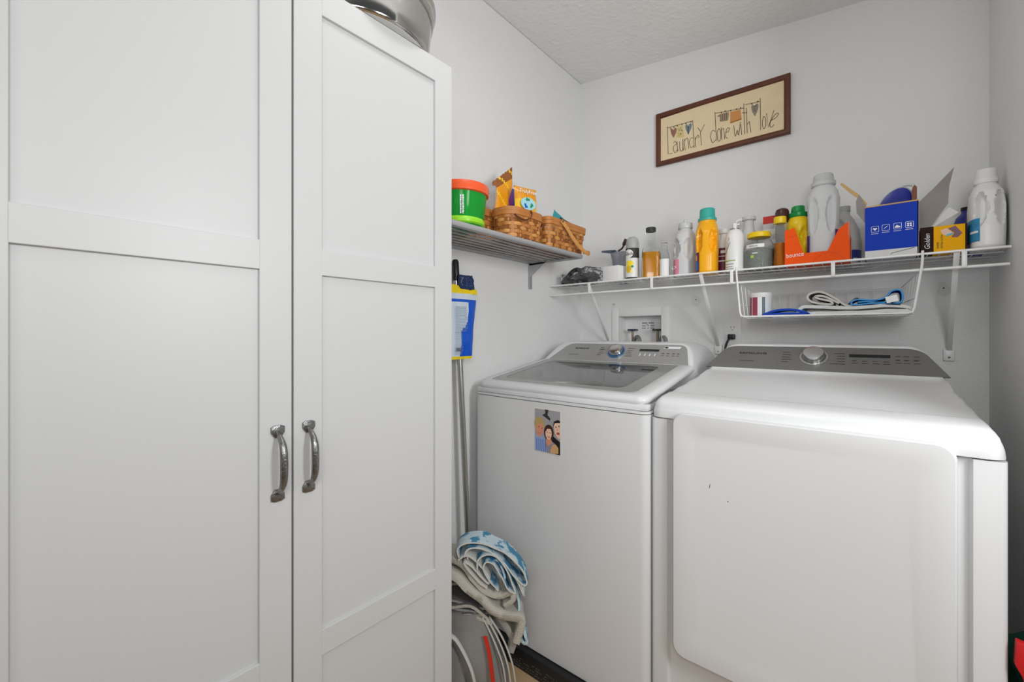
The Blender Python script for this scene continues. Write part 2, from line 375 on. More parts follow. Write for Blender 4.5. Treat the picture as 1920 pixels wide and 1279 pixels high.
def door_slab(b, x0, x1, z0, z1, y0, y1, r, ix0, ix1, iz0, iz1, ir, dep):
    n = 8; o = rrect(x0, x1, z0, z1, r, n); i1 = rrect(ix0, ix1, iz0, iz1, ir, n); i2 = rrect(ix0+0.014, ix1-0.014, iz0+0.014, iz1-0.014, ir-0.008, n)
    o2 = rrect(x0+0.004, x1-0.004, z0+0.004, z1-0.004, r-0.003, n)
    L = [[Vector((p[0], y1, p[1])) for p in o], [Vector((p[0], y0+0.005, p[1])) for p in o], [Vector((p[0], y0, p[1])) for p in o2], [Vector((p[0], y0, p[1])) for p in i1], [Vector((p[0], y0+dep, p[1])) for p in i2]]
    rings(b, L, True)
door_slab(b, -0.407, 0.1244, 0.283, 0.930, 1.144, 1.172, 0.032, -0.366, 0.088, 0.333, 0.893, 0.035, 0.0045)
for v in b.verts: v.co.z += 0
fin(b, m_white, 'door', dr, ang=40)
b = NB(); console_panel(b, -0.443, 0.158, -0.392, 0.108, 0.108, 0.035); fin(b, m_cons_d, 'control_panel', dr, smooth=False)
text('SAMSUNG', 0.0125, consmx(-0.350, 0.068), m_print, 'logo', dr, sx=1.45)
knob(dr, -0.138, 0.062, 0.0285, m_steel)
b = NB(); b.faces.new([b.verts.new(cons(x, s, 0.0024)) for x, s in ((-0.051, 0.066), (0.042, 0.066), (0.042, 0.078), (-0.051, 0.078))]); fin(b, m_disp, 'display', dr, smooth=False)
R = [(-0.345, 0.034, 0.045, 0.0015)]
for i, w in enumerate((0.020, 0.024, 0.022, 0.026, 0.018)): R.append((-0.222, 0.080-i*0.011, w, 0.002))
for i, w in enumerate((0.026, 0.020, 0.020, 0.020, 0.036)): R.append((-0.060-w, 0.080-i*0.0115, w, 0.002))
for i in range(4): R += [(-0.045+i*0.024, 0.050, 0.012, 0.0018), (-0.045+i*0.024, 0.040, 0.014, 0.0022)]
for i, x in enumerate((0.052, 0.070, 0.091)): R += [(x, 0.074, 0.012, 0.0016), (x, 0.058, 0.010, 0.003), (x, 0.046, 0.013, 0.0016)]
marks(dr, R, m_print)
for x in (-0.437, 0.155):
    for y in (1.22, 1.84): b = NB(); lathe(b, [(0.018, 0), (0.018, 0.012), (0.008, 0.013), (0.008, 0.021)], (x, y, 0), 12); fin(b, m_black, 'levelling_foot', dr)
# small scuffs on the dryer door
for pts in ([(-0.315, 0.744), (-0.3125, 0.750), (-0.3115, 0.759), (-0.3140, 0.752)], [(0.017, 0.385), (0.030, 0.394), (0.031, 0.3955), (0.018, 0.387)], [(-0.272, 0.722), (-0.270, 0.722), (-0.270, 0.724), (-0.272, 0.724)]): b = NB(); prism(b, pts, 1.1482, 1.149); fin(b, m_pew, 'scuff_mark', dr, smooth=False)

# washer
WX0, WX1, WY = -1.157, -0.4765, 1.150
wa = thing('washing_machine', 'white top-loading washing machine with glass lid in the corner', 'washing machine', ((WX0+WX1)/2, 1.5, 0.0))
b = NB(); prism(b, front_outline(WX0, WX1, WY, 1.89, [], r=0.022, bulge=0.008), 0.072, 0.9095, plane='XY'); fin(b, m_white, 'body', wa, ang=50)
b = NB(); box(b, WX0+0.02, WX1-0.02, WY+0.02, 1.86, 0.0, 0.074); fin(b, m_dark, 'base', wa)
# deck ring around the tub opening
b = NB(); ox0, ox1, oy0, oy1 = -1.085, -0.555, 1.225, 1.555
o = front_outline(WX0, WX1, WY-0.002, 1.89, [], r=0.024, bulge=0.007)
prism(b, [p for p in o if True], 0.912, 0.918, plane='XY')
b2 = NB(); box(b2, WX0+0.004, WX1-0.004, WY+0.006, oy0, 0.918, 0.937, 0.006); box(b2, WX0+0.004, WX1-0.004, oy1, 1.885, 0.918, 0.937, 0.004); box(b2, WX0+0.004, ox0, oy0-0.01, oy1+0.01, 0.918, 0.937, 0.004); box(b2, ox1, WX1-0.004, oy0-0.01, oy1+0.01, 0.918, 0.937, 0.004)
merge(b, b2); fin(b, m_white, 'deck', wa)
m_tub = M('tub_steel', (0.5, 0.5, 0.5), 0.35, 0.9)
b = NB(); lathe(b, [(0.15, 0.919), (0.20, 0.9192), (0.245, 0.928), (0.25, 0.934), (0.252, 0.926), (0.252, 0.9185), (0.15, 0.9185)], (-0.82, 1.39, 0), 48, 0, 1.0, 0.64); fin(b, m_tub, 'tub', wa)
lz = lambda y: 0.9635+0.1555*(y-1.19)
def lidpts(inset, zoff, r):
    x0, x1, y0, y1 = WX0+0.005+inset, WX1-0.006-inset, WY+0.006+inset, 1.586-inset*0.2
    pts = []
    for cx, cy, a0, rr in ((x1-r, y0+r, -90, r), (x1-0.003, y1-0.003, 0, 0.003), (x0+0.003, y1-0.003, 90, 0.003), (x0+r, y0+r, 180, r)):
        for i in range(7): a = math.radians(a0+90*i/6); pts.append((cx+rr*math.cos(a), cy+rr*math.sin(a)))
    return [Vector((p[0], p[1], lz(p[1])+zoff)) for p in pts]
def lid_ring(outer, inner, b, zt):
    pass
b = NB()
gx = 0.052
def gl(zoff, ex=0.0):
    x0, x1, y0, y1, r = -1.128-ex, -0.538+ex, 1.197-ex, 1.583, 0.028
    pts = []
    for cx, cy, a0, rr in ((x1-r, y0+r, -90, r), (x1-0.003, y1-0.003, 0, 0.003), (x0+0.003, y1-0.003, 90, 0.003), (x0+r, y0+r, 180, r)):
        for i in range(7): a = math.radians(a0+90*i/6); pts.append((cx+rr*math.cos(a), cy+rr*math.sin(a)))
    return [Vector((p[0], p[1], lz(p[1])+zoff)) for p in pts]
rings(b, [gl(-0.022), lidpts(0.004, -0.023, 0.03), lidpts(0.0, -0.016, 0.032), lidpts(0.002, -0.006, 0.032), lidpts(0.012, -0.0005, 0.03), gl(0.0, 0.003), gl(-0.002), ], False, closed=True)
lid = fin(b, m_white, 'lid', wa, ang=60)
b = NB()
def gi(zoff):
    x0, x1, y0, y1, r = -1.085, -0.590, 1.232, 1.545, 0.03; pts = []
    for cx, cy, a0 in ((x1-r, y0+r, -90), (x1-r, y1-r, 0), (x0+r, y1-r, 90), (x0+r, y0+r, 180)):
        for i in range(7): a = math.radians(a0+90*i/6); pts.append((cx+r*math.cos(a), cy+r*math.sin(a)))
    return [Vector((p[0], p[1], lz(p[1])+zoff)) for p in pts]
rings(b, [gl(-0.001), gl(-0.005), gi(-0.005), gi(-0.001)], False, closed=True); fin(b, m_glassb, 'glass_border', lid)
b = NB(); rings(b, [gi(-0.0045), gi(-0.0012)]); fin(b, m_lidg, 'glass_pane', lid)
b = NB()
prof = dense([(1.583, 0.930), (1.583, 1.020), (1.586, 1.0245), (1.669, 1.096)])+[(p[0], p[1]) for p in smooth_pts([(1.673, 1.0985, 0), (1.686, 1.103, 0), (1.75, 1.105, 0), (1.84, 1.098, 0), (1.88, 1.07, 0), (1.892, 1.02, 0)], 4)]+[(1.892, 0.930)]
E2 = [(0, 0.925), (0.002, 0.95), (0.006, 0.985), (0.013, 1.020), (0.024, 1.050), (0.038, 1.075), (0.055, 1.092), (0.08, 1.104), (0.12, 1.2)]
cap_mesh(b, WX0, WX1, prof, 0.930, lim=E2, yround=0); fin(b, m_white, 'console', wa, ang=50)
b = NB(); console_panel(b, -1.118, -0.505, -1.055, -0.535, 0.106, 0.03); fin(b, m_cons_w, 'control_panel', wa, smooth=False)
text('SAMSUNG', 0.0115, consmx(-1.012, 0.070), m_print, 'logo', wa, sx=1.3)
knob(wa, -0.808, 0.058, 0.0285, m_ring)
b = NB(); b.faces.new([b.verts.new(cons(x, s, 0.0024)) for x, s in ((-0.712, 0.066), (-0.632, 0.066), (-0.632, 0.078), (-0.712, 0.078))]); fin(b, m_disp, 'display', wa, smooth=False)
marks(wa, [(-0.648, 0.072, 0.004, 0.007), (-0.642, 0.072, 0.004, 0.007), (-0.702, 0.072, 0.010, 0.003)], m_led, 'display_digits')
R = [(-1.030, 0.034, 0.05, 0.0015)]
for i, w in enumerate((0.020, 0.024, 0.022, 0.026, 0.018)): R.append((-0.890, 0.080-i*0.011, w, 0.002))
for i, w in enumerate((0.030, 0.024, 0.020, 0.026, 0.030)): R.append((-0.764, 0.080-i*0.011, w, 0.002))
for i, x in enumerate((-0.618, -0.598, -0.577, -0.560)): R += [(x, 0.056, 0.010, 0.003), (x, 0.044, 0.012, 0.0016)]
marks(wa, R, m_print)
marks(wa, [(-0.704+i*0.02, 0.046, 0.004, 0.014) for i in range(4)], m_lprint, 'button_marking')
b = NB(); b.faces.new([b.verts.new(cons(x, s, 0.0026)) for x, s in ((-0.618, 0.082), (-0.556, 0.082), (-0.552, 0.095), (-0.614, 0.095))]); st = fin(b, m_lprint, 'energy_sticker', wa, smooth=False)
b = NB(); b.faces.new([b.verts.new(cons(-0.607+0.007*math.cos(a), 0.0885+0.0045*math.sin(a), 0.0029)) for a in [k*math.pi/8 for k in range(16)]]); fin(b, m_print, 'sticker_emblem', st, smooth=False)

# black strip on the floor in front of the washer base
t = thing('base_tray', 'black tray with faded pale lettering under the front of the washer', 'tray', (-0.8, 1.14, 0))
b = NB(); box(b, -1.19, -0.50, 1.118, 1.166, 0.001, 0.0685, 0.002); fin(b, m_black, 'body', t)
b = NB()
for i in range(170):
    x = -1.02+0.34*random.random(); r_ = random.randrange(4); z = 0.010+r_*0.009+random.random()*0.002; w = 0.002+0.006*random.random()
    decal(b, [(x, z), (x+w, z), (x+w, z+0.0012+0.002*random.random()), (x, z+0.0015)], 1.1175)
fin(b, M('faded_lettering', (0.16, 0.18, 0.18), 0.7), 'lettering', t, smooth=False)

# photo on the washer front
m_ph = [M('photo_'+n, S(c), 0.3) for n, c in (('grey', '9a9a9e'), ('dark', '33302f'), ('blond', 'b39a63'), ('skin', 'd08f70'), ('brown', '3d2320'), ('stripe', '8fa3cf'), ('paper', 'd8c8b8'), ('black', '161418'), ('mouth', 'a8443a'), ('grey_shirt', '8a8793'), ('tan', 'c99f6c'), ('pale', 'e6bfa6'), ('blue', '4f64a8'))]
b = NB(); yf = 1.1412
PX0, PX1, PZ0, PZ1 = -0.8632, -0.7606, 0.7475, 0.889
def ph(u, v): return (PX0+(PX1-PX0)*u, PZ1-(PZ1-PZ0)*v)
lay = [0]
def pd(pts, mi):
    lay[0] += 1; decal(b, [ph(*p) for p in pts], yf-0.0006-0.00004*lay[0], mi)
box(b, PX0, PX1, yf-0.0005, yf+0.0009, PZ0, PZ1, 0, 6)
pd([(0.01, 0.01), (0.99, 0.01), (0.99, 0.99), (0.01, 0.99)], 0)
pd([(0.4, 0.0), (0.55, 0.0), (0.5, 0.12), (0.62, 0.2), (0.60, 0.25), (0.3, 0.14), (0.42, 0.09)], 1)
pd([(0.0, 0.6), (0.1, 0.6), (0.3, 0.64), (0.45, 0.72), (0.5, 0.99), (0.01, 0.99)], 5)
for k in range(5): pd([(0.06+k*0.085, 0.7), (0.085+k*0.085, 0.7), (0.10+k*0.085, 0.99), (0.07+k*0.085, 0.99)], 12)
pd(ell(0.19, 0.36, 0.21, 0.17), 2); pd(ell(0.17, 0.60, 0.09, 0.07), 3); pd(ell(0.20, 0.46, 0.165, 0.16), 3)
pd([(0.02, 0.32), (0.12, 0.23), (0.3, 0.24), (0.40, 0.36), (0.27, 0.33), (0.15, 0.36), (0.03, 0.44)], 2)
pd(ell(0.17, 0.43, 0.022, 0.012), 1); pd(ell(0.29, 0.45, 0.022, 0.012), 1); pd(ell(0.20, 0.56, 0.06, 0.02), 8); pd(ell(0.20, 0.556, 0.045, 0.008), 6)
pd([(0.62, 0.55), (0.8, 0.62), (0.99, 0.7), (0.99, 0.99), (0.8, 0.99), (0.6, 0.8)], 7)
pd(ell(0.56, 0.53, 0.19, 0.19), 4); pd([(0.45, 0.7), (0.65, 0.7), (0.8, 0.76), (0.75, 0.99), (0.5, 0.99), (0.42, 0.8)], 9)
pd([(0.48, 0.66), (0.64, 0.66), (0.70, 0.74), (0.55, 0.84), (0.45, 0.76)], 3); pd(ell(0.55, 0.54, 0.125, 0.145), 11)
pd([(0.42, 0.43), (0.5, 0.37), (0.62, 0.37), (0.69, 0.50), (0.62, 0.43), (0.5, 0.44), (0.43, 0.52)], 4)
pd(ell(0.50, 0.52, 0.02, 0.011), 1); pd(ell(0.61, 0.53, 0.02, 0.011), 1); pd(ell(0.56, 0.625, 0.05, 0.018), 8); pd(ell(0.56, 0.622, 0.035, 0.007), 6)
pd([(0.62, 0.95), (0.68, 0.8), (0.82, 0.76), (0.93, 0.84), (0.93, 0.97), (0.75, 0.985), (0.62, 0.985)], 10)
pd([(0.72, 0.38), (0.76, 0.25), (0.9, 0.20), (0.99, 0.22), (0.99, 0.36), (0.8, 0.42)], 7)
pd([(0.74, 0.36), (0.80, 0.28), (0.99, 0.26), (0.99, 0.62), (0.92, 0.62), (0.80, 0.52)], 11)
pd(ell(0.84, 0.37, 0.028, 0.014), 1); pd(ell(0.95, 0.34, 0.028, 0.014), 1); pd(ell(0.92, 0.51, 0.06, 0.03), 8); pd([(0.88, 0.38), (0.92, 0.44), (0.87, 0.45)], 3)
tag(fin(b, m_ph, 'photo_print', smooth=False), 'colour snapshot of three smiling people stuck on the washer front', 'photo')
# ---------------- metal rack shelf on the left wall ----------------
rk = thing('wall_rack', 'grey metal slatted rack on the left wall holding baskets', 'shelf', (-1.205, 1.15, 1.44))
b = NB(); z = 1.470
tube(b, [(XL+0.004, 0.72, z), (-0.965, 0.72, z)]+smooth_pts([(-0.958, 0.722, z), (-0.952, 0.73, z)], 3)+[(-0.952, 1.575, z)]+smooth_pts([(-0.952, 1.583, z), (-0.958, 1.59, z), (-0.966, 1.592, z)], 3)+[(XL+0.004, 1.592, z)], 0.0095, 10)
tube(b, [(XL+0.010, 0.72, z), (XL+0.010, 1.592, z)], 0.0095, 8)
fin(b, m_grey_metal, 'frame', rk)
b = NB()
for i in range(7): x = -1.176+i*0.0325; box(b, x-0.006, x+0.006, 0.722, 1.590, z-0.002, z+0.003, 0.0015)
fin(b, m_grey_metal, 'slats', rk)
for y in (0.86, 1.560):
    b = NB(); box(b, XL+0.0005, XL+0.006, y-0.012, y+0.012, 1.345, 1.46, 0.001); prism(b, [(XL+0.004, 1.452), (XL+0.18, 1.4575), (XL+0.18, 1.461), (XL+0.004, 1.461)], y-0.010, y-0.007); prism(b, [(XL+0.006, 1.40), (XL+0.012, 1.40), (XL+0.10, 1.4605), (XL+0.006, 1.4605)], y-0.010, y-0.008)
    k = fin(b, m_grey_metal, 'bracket', rk, smooth=False)
    b = NB(); t = NB(); lathe(t, [(0.0035, 0), (0.003, 0.0015), (0.001, 0.002)], (0, 0, 0), 12); merge(b, t, 0, frame((XL+0.006, y, 1.356), (0, 1, 0), (0, 0, 1))); fin(b, m_steel, 'screw', k)

# ---------------- things on the rack ----------------
m_gpl = M('green_clear_plastic', (0.03, 0.50, 0.07), 0.12, trans=0.45, ior=1.2)
m_gpl2 = M('lime_plastic', (0.32, 0.75, 0.03), 0.3)
m_red_lid = M('orange_red_lid', (0.85, 0.11, 0.03), 0.3)
bk = thing('plastic_tub', 'green plastic tub with an orange-red screw lid on the wall rack', 'tub', (-1.035, 0.965, 1.4796))
b = NB(); lathe(b, [(0.058, 0), (0.066, 0.004), (0.072, 0.012), (0.084, 0.110), (0.081, 0.110), (0.069, 0.014), (0.05, 0.008)], (-1.035, 0.965, 1.4797), 48, mif=lambda i, j: 1 if i == 2 and False else 0); tubb = fin(b, m_gpl, 'body', bk, ang=50)
b = NB(); lathe(b, [(0.0705, 0.010), (0.0765, 0.014), (0.0785, 0.022), (0.0745, 0.030), (0.0735, 0.03), (0.072, 0.012)], (-1.035, 0.965, 1.4797), 48, cap=False); fin(b, m_gpl2, 'lime_band', tubb)
b = NB(); lathe(b, [(0.084, 0.108), (0.090, 0.111), (0.092, 0.134), (0.089, 0.139), (0.0, 0.139)], (-1.035, 0.965, 1.4797), 48); fin(b, m_red_lid, 'lid', bk, ang=50)
b = NB()
for k in range(2):
    zq = 0.034
    while zq < 0.088:
        h_ = 0.002+0.005*random.random(); xq = -1.041+k*0.0075; decal(b, [(xq, zq), (xq+0.004+0.002*random.random(), zq), (xq+0.005, zq+h_), (xq, zq+h_)], 0.965-0.0825); zq += h_+0.0012
for v in b.verts: v.co.z += 1.4797
bmesh.ops.transform(b, matrix=Matrix.Translation((-1.035, 0.965, 0)) @ Matrix.Rotation(math.radians(48), 4, 'Z') @ Matrix.Translation((1.035, -0.965, 0)), verts=b.verts)
fin(b, m_lprint, 'faded_lettering', tubb, smooth=False)
for i, (x, y, dx, dy, col, nm) in enumerate(((-1.075, 0.950, -0.004, -0.012, 'c0392b', 'red'), (-1.045, 1.010, 0.0, -0.012, '222222', 'black'))):
    b = NB(); tube(b, [(x, y, 1.6187), (x+dx, y+dy, 1.652)], [0.003, 0.0012], 8); tag(fin(b, M('tip_'+nm, S(col), 0.5), 'marker_pen'), f'tip of a thin {nm} stick poking up behind the tub lid', 'stick')

m_wick = [M('wicker_honey', S('b9793c'), 0.5, var=0.25, bscale=40), M('wicker_light', S('cf9450'), 0.5, var=0.2, bscale=40), M('wicker_dark', S('8d5526'), 0.55, var=0.2, bscale=40)]
def basket(name, label, cx, cy, lx, ly, z0, h, yaw=0, rows=6, flare=0.10, rnd=0.045, shift=0):
    root = thing(name, label, 'basket', (cx, cy, z0), 'woven baskets on the wall rack')
    mx = Matrix.Translation((cx, cy, z0)) @ Matrix.Rotation(math.radians(yaw), 4, 'Z')
    def outline(s, off, n):
        P = rrect(-lx/2*s-off, lx/2*s+off, -ly/2*s-off, ly/2*s+off, min(rnd, lx/2*s)*1.0+off, 8)
        P = P+[P[0]]; d = [0]
        for a, c in zip(P[:-1], P[1:]): d.append(d[-1]+math.dist(a, c))
        out = []; j = 0
        for k in range(n):
            t = d[-1]*k/n
            while d[j+1] < t: j += 1
            u = (t-d[j])/max(1e-9, d[j+1]-d[j]); out.append((P[j][0]+(P[j+1][0]-P[j][0])*u, P[j][1]+(P[j+1][1]-P[j][1])*u))
        return out
    ns = 2*int((lx+ly)/0.028); n = ns*4
    b = NB(); rh = (h-0.024)/rows
    for r in range(rows):
        ra = []
        for zz, o2 in ((0.06, -0.0006), (0.3, 0.0006), (0.7, 0.0006), (0.94, -0.0006), (0.94, -0.0022), (0.06, -0.0022)):
            zq = 0.004+(r+zz)*rh; s = 1-flare+flare*zq/h; base = outline(s, 0, n); pr = []
            big = outline(s, 0.01, n)
            for k in range(n):
                w = math.sin(math.pi*(k/4+r))*0.0022+o2; q = (big[k][0]-base[k][0], big[k][1]-base[k][1]); L = math.hypot(*q) or 1
                pr.append(mx @ Vector((base[k][0]+q[0]/L*w, base[k][1]+q[1]/L*w, zq)))
            ra.append(pr)
        rings(b, ra, False, closed=True, mif=lambda i, j, r=r: (0, 1, 0, 2, 1, 0)[(j//8+r*3+(j//8*7+r*5) % 3) % 6])
    for k in range(ns):      # upright staves
        col = []
        for zz in (0.002, h-0.006):
            s = 1-flare+flare*zz/h; P = outline(s, 0, n); c = P[(k*4+2) % n]; a = P[(k*4+1) % n]; d_ = P[(k*4+3) % n]
            nx, ny = (d_[1]-a[1]), -(d_[0]-a[0]); L = math.hypot(nx, ny) or 1; nx, ny = nx/L*0.0007, ny/L*0.0007
            col.append([mx @ Vector((a[0]+nx, a[1]+ny, zz)), mx @ Vector((d_[0]+nx, d_[1]+ny, zz)), mx @ Vector((d_[0]-nx, d_[1]-ny, zz)), mx @ Vector((a[0]-nx, a[1]-ny, zz))])
        rings(b, col, True, 2 if k % 2 else 0)
    P = outline(1-flare, -0.001, n); f = b.faces.new([b.verts.new(mx @ Vector((p[0], p[1], 0.004))) for p in P]); f.material_index = 0
    fin(b, m_wick, 'woven_body', root, ang=60)
    b = NB()
    for z_, o_ in ((h-0.016, 0.0035), (h-0.002, 0.0022)):
        s = 1-flare+flare*z_/h; L = []
        for dz, do in ((-0.007, 0.0015), (0.006, 0.0025), (0.007, 0.0), (0.006, -0.006), (-0.007, -0.006)): L.append([mx @ Vector((p[0], p[1], z_+dz)) for p in outline(s, o_+do, n)])
        rings(b, L, False, closed=True)
    fin(b, m_wick[0], 'rim', root, ang=50)
    return root, mx
bl, _ = basket('woven_basket', 'low honey-coloured woven basket just right of the green tub, part hidden behind the looped basket', -1.134, 1.175, 0.122, 0.22, 1.4796, 0.112, rows=5, flare=0.08)
bm_, mxm = basket('woven_basket', 'middle woven basket with a brown leather loop on its side', -1.010, 1.228, 0.114, 0.205, 1.4796, 0.104, rows=6, flare=0.06, rnd=0.05)
b = NB()
for y_ in (1.285,):
    pts = smooth_pts([(-0.948, 1.226, 1.585), (-0.938, 1.222, 1.572), (-0.932, 1.205, 1.552), (-0.935, 1.175, 1.540), (-0.940, 1.145, 1.546), (-0.948, 1.135, 1.556)], 6); tube(b, pts, 0.0045, 8, flatb=0.4)
fin(b, M('brown_leather', S('6d3f22'), 0.5), 'leather_loop', bm_)
br, mxr = basket('woven_basket', 'woven basket with a swing handle at the right end of the rack', -1.035, 1.490, 0.165, 0.285, 1.4796, 0.112, rows=6, flare=0.12, rnd=0.02)
b = NB(); pts = smooth_pts([(-0.944, 1.425, 1.590), (-0.938, 1.450, 1.568), (-0.934, 1.500, 1.527), (-0.930, 1.555, 1.495), (-0.928, 1.600, 1.482), (-0.945, 1.645, 1.492), (-0.985, 1.66, 1.505)], 6); tube(b, pts, 0.0085, 8, flatb=0.3)
fin(b, m_wick[1], 'swing_handle', br)
b = NB(); t = NB(); lathe(t, [(0.004, 0), (0.004, 0.003), (0.001, 0.004)], (0, 0, 0), 12); merge(b, t, 0, frame((-0.941, 1.428, 1.587), (0, 1, 0), (0, 0, 1))); fin(b, m_wick[2], 'pivot_peg', br)

def pillow(bm, c, w, h, th, ux, uz, mi=0, seal=0.06, crump=0.004, seed=0, jag=0, mif=None, taper=0, slant=0):
    """a filled pouch: ux across, uz up"""
    ux = Vector(ux).normalized(); uz = Vector(uz); uz = (uz-ux*uz.dot(ux)).normalized(); un = ux.cross(uz); NX, NZ = 14, 18; G = []
    for sd in (1, -1):
        g = []
        for j in range(NZ+1):
            v = j/NZ; row = []
            for i in range(NX+1):
                u = i/NX; e = min(1, min(v, 1-v)/0.22) ; q = min(1, min(u, 1-u)/0.3); bulge = (math.sin(e*math.pi/2)**0.8)*(math.sin(q*math.pi/2)**0.7) if min(v, 1-v) > seal*0.6 else 0
                nz_ = noise.noise(Vector((u*4+seed, v*5, sd)))*crump
                ww = w*(1-taper*v)*(1-0.04*math.sin(math.pi*v))
                p = Vector(c)+ux*(u-0.5)*ww+uz*(v*h+slant*(u-0.5)*v+(jag*((i % 2)-0.5) if j in (0, NZ) else 0))+un*sd*(th/2*bulge+0.0004+(nz_ if bulge > 0 else 0))
                row.append(bm.verts.new(p))
            g.append(row)
        G.append(g)
    for k, g in enumerate(G):
        for j in range(NZ):
            for i in range(NX):
                f = bm.faces.new([g[j][i], g[j][i+1], g[j+1][i+1], g[j+1][i]] if k == 0 else [g[j][i], g[j+1][i], g[j+1][i+1], g[j][i+1]]); f.material_index = mif(i, j, k) if mif else mi
    bmesh.ops.remove_doubles(bm, verts=bm.verts, dist=0.0011)
m_or = M('amber_film', S('e59a1c'), 0.28, coat=0.3); m_ye = M('yellow_film', S('f2c22b'), 0.3); m_sil = M('silver_film', (0.62, 0.62, 0.63), 0.25, 0.7, bump=0.3, bscale=30)
m_pur = M('purple_film', S('7d3f98'), 0.3); m_blue = M('blue_film', S('1f5fb8'), 0.3); m_teal = M('teal_film', S('2f9aa5'), 0.3); m_wf = M('white_film', (0.8, 0.8, 0.8), 0.3)
V = Vector
b = NB(); pillow(b, (-1.085, 1.228, 1.535), 0.105, 0.218, 0.03, (0.10, 1, 0), (0.0, 0.02, 1), seed=3, jag=0.004, slant=0.085, mif=lambda i, j, k: 1 if (j+i) % 7 in (0,) else (0 if j < 15 else 2)); 
tag(fin(b, [m_or, m_ye, m_wick[2]], 'snack_pouch', ang=70), 'tall amber foil pouch with a pointed folded top, standing in a basket', 'pouch')
b = NB(); pillow(b, (-1.10, 1.150, 1.545), 0.105, 0.140, 0.024, (0.1, 1, 0), (0.1, 0.1, 1), seed=9, slant=0.04); tag(fin(b, [m_sil], 'foil_pouch', ang=70), 'silvery clear pouch leaning in the left basket beside the amber pouch', 'pouch')
b = NB(); pillow(b, (-1.165, 1.120, 1.56), 0.07, 0.125, 0.012, (0.1, 1, 0), (0.1, 0.3, 1), seed=5); tag(fin(b, [m_teal], 'small_packet', ang=70), 'small teal packet corner showing behind the tub lid', 'packet')
tf = thing('refill_pouch', 'orange refill pouch with a recycling arrow emblem in the middle basket', 'pouch', (-1.0, 1.285, 1.50))
ux, uz = V((0.28, 1, 0)).normalized(), V((-0.05, 0.02, 1))
b = NB(); pillow(b, (-1.0, 1.268, 1.540), 0.105, 0.155, 0.034, ux, uz, seed=2, mif=lambda i, j, k: 0 if (j > 11 or j < 6) else 1); fin(b, [m_or, m_ye], 'pouch_body', tf, ang=70)
un = ux.cross(uz).normalized(); pc = V((-1.0, 1.268, 1.565))+un*0.0195
text('TrulyFree', 0.021, frame(pc-ux*0.046+V((0, 0, 0.098)), ux, uz), m_wf, 'lettering', tf, sx=0.95)
b = NB(); mx = frame(pc+V((0, 0, 0.06)), ux, uz); t = NB()
f = t.faces.new([t.verts.new((p[0], p[1], 0)) for p in ell(-0.005, 0, 0.034, 0.024)]); f.material_index = 0
for k in range(3):
    a = math.radians(90+120*k)
    q = [t.verts.new((-0.005+r*math.cos(a+d), r*math.sin(a+d), 0.0006)) for r, d in ((0.020, -0.45), (0.022, 0.25), (0.026, 0.25), (0.017, 0.85), (0.009, 0.3), (0.013, 0.25), (0.011, -0.45))]; f = t.faces.new(q); f.material_index = 1 if k != 1 else 2
merge(b, t, None, mx); fin(b, [M('pale_blue_print', S('9fd4e0'), 0.4), M('green_print', S('2c8a5a'), 0.4), m_blue], 'recycling_emblem', tf, smooth=False)
for c, w, h, th, u2, m_, n_, l_ in (((-1.075, 1.255, 1.54), 0.05, 0.165, 0.02, (0.2, 1, 0), m_pur, 'small_packet', 'purple packet top between the amber pouch and the orange refill pouch'), ((-1.065, 1.298, 1.54), 0.06, 0.165, 0.018, (0.1, 1, 0.0), m_blue, 'small_packet', 'dark blue packet behind the top of the orange refill pouch'), ((-1.04, 1.322, 1.54), 0.045, 0.165, 0.02, (0.5, 1, 0), m_wick[1], 'small_packet', 'gold packet leaning at the right side of the orange refill pouch')):
    b = NB(); pillow(b, c, w, h, th, u2, (0, 0.1, 1), seed=c[1]*9); tag(fin(b, [m_], n_, ang=70), l_, 'packet')
for c, w, h, u2, uz2, m_, l_ in (((-1.06, 1.52, 1.530), 0.07, 0.15, (0.1, 1, -0.4), (0, 0.3, 1), m_teal, 'teal packet sticking out of the right basket'), ((-1.04, 1.575, 1.535), 0.07, 0.115, (0.3, 1, -0.3), (0, 0.4, 1), M('black_film', (0.02, 0.03, 0.03), 0.3), 'black packet sticking out of the right basket')):
    b = NB(); pillow(b, c, w, h, 0.008, u2, uz2, seed=c[1]*7); tag(fin(b, [m_], 'small_packet', ang=70), l_, 'packet')

# ---------------- mop pole and hanging refill pack ----------------
pole = thing('mop_pole', 'steel mop pole with a black grip leaning in the corner by the cabinet', 'pole', (-1.125, 1.103, 0))
A, B_ = V((-1.125, 1.105, 0.02)), V((-1.176, 1.070, 1.345))
b = NB(); tube(b, [A, B_], 0.0105, 16); fin(b, m_steel, 'pole', pole)
d = (B_-A).normalized(); b = NB(); tube(b, [B_-d*0.01, B_+d*0.0, B_+d*0.06, B_+d*0.068], [0.0125, 0.0135, 0.0125, 0.009], 16); fin(b, m_black, 'grip', pole)
b = NB(); tube(b, [(-1.165, 1.105, 0.012), (-1.085, 1.105, 0.012)], 0.012, 12); fin(b, m_black, 'foot', pole)
b = NB(); A2, B2 = V((-1.195, 1.02, 0.0)), V((-1.199, 1.045, 1.30)); tube(b, [A2, B2], 0.008, 12)
tag(fin(b, M('pale_pole_metal', (0.55, 0.55, 0.55), 0.3, 0.8), 'broom_pole'), 'thin pale pole standing against the left wall beside the cabinet edge', 'pole')
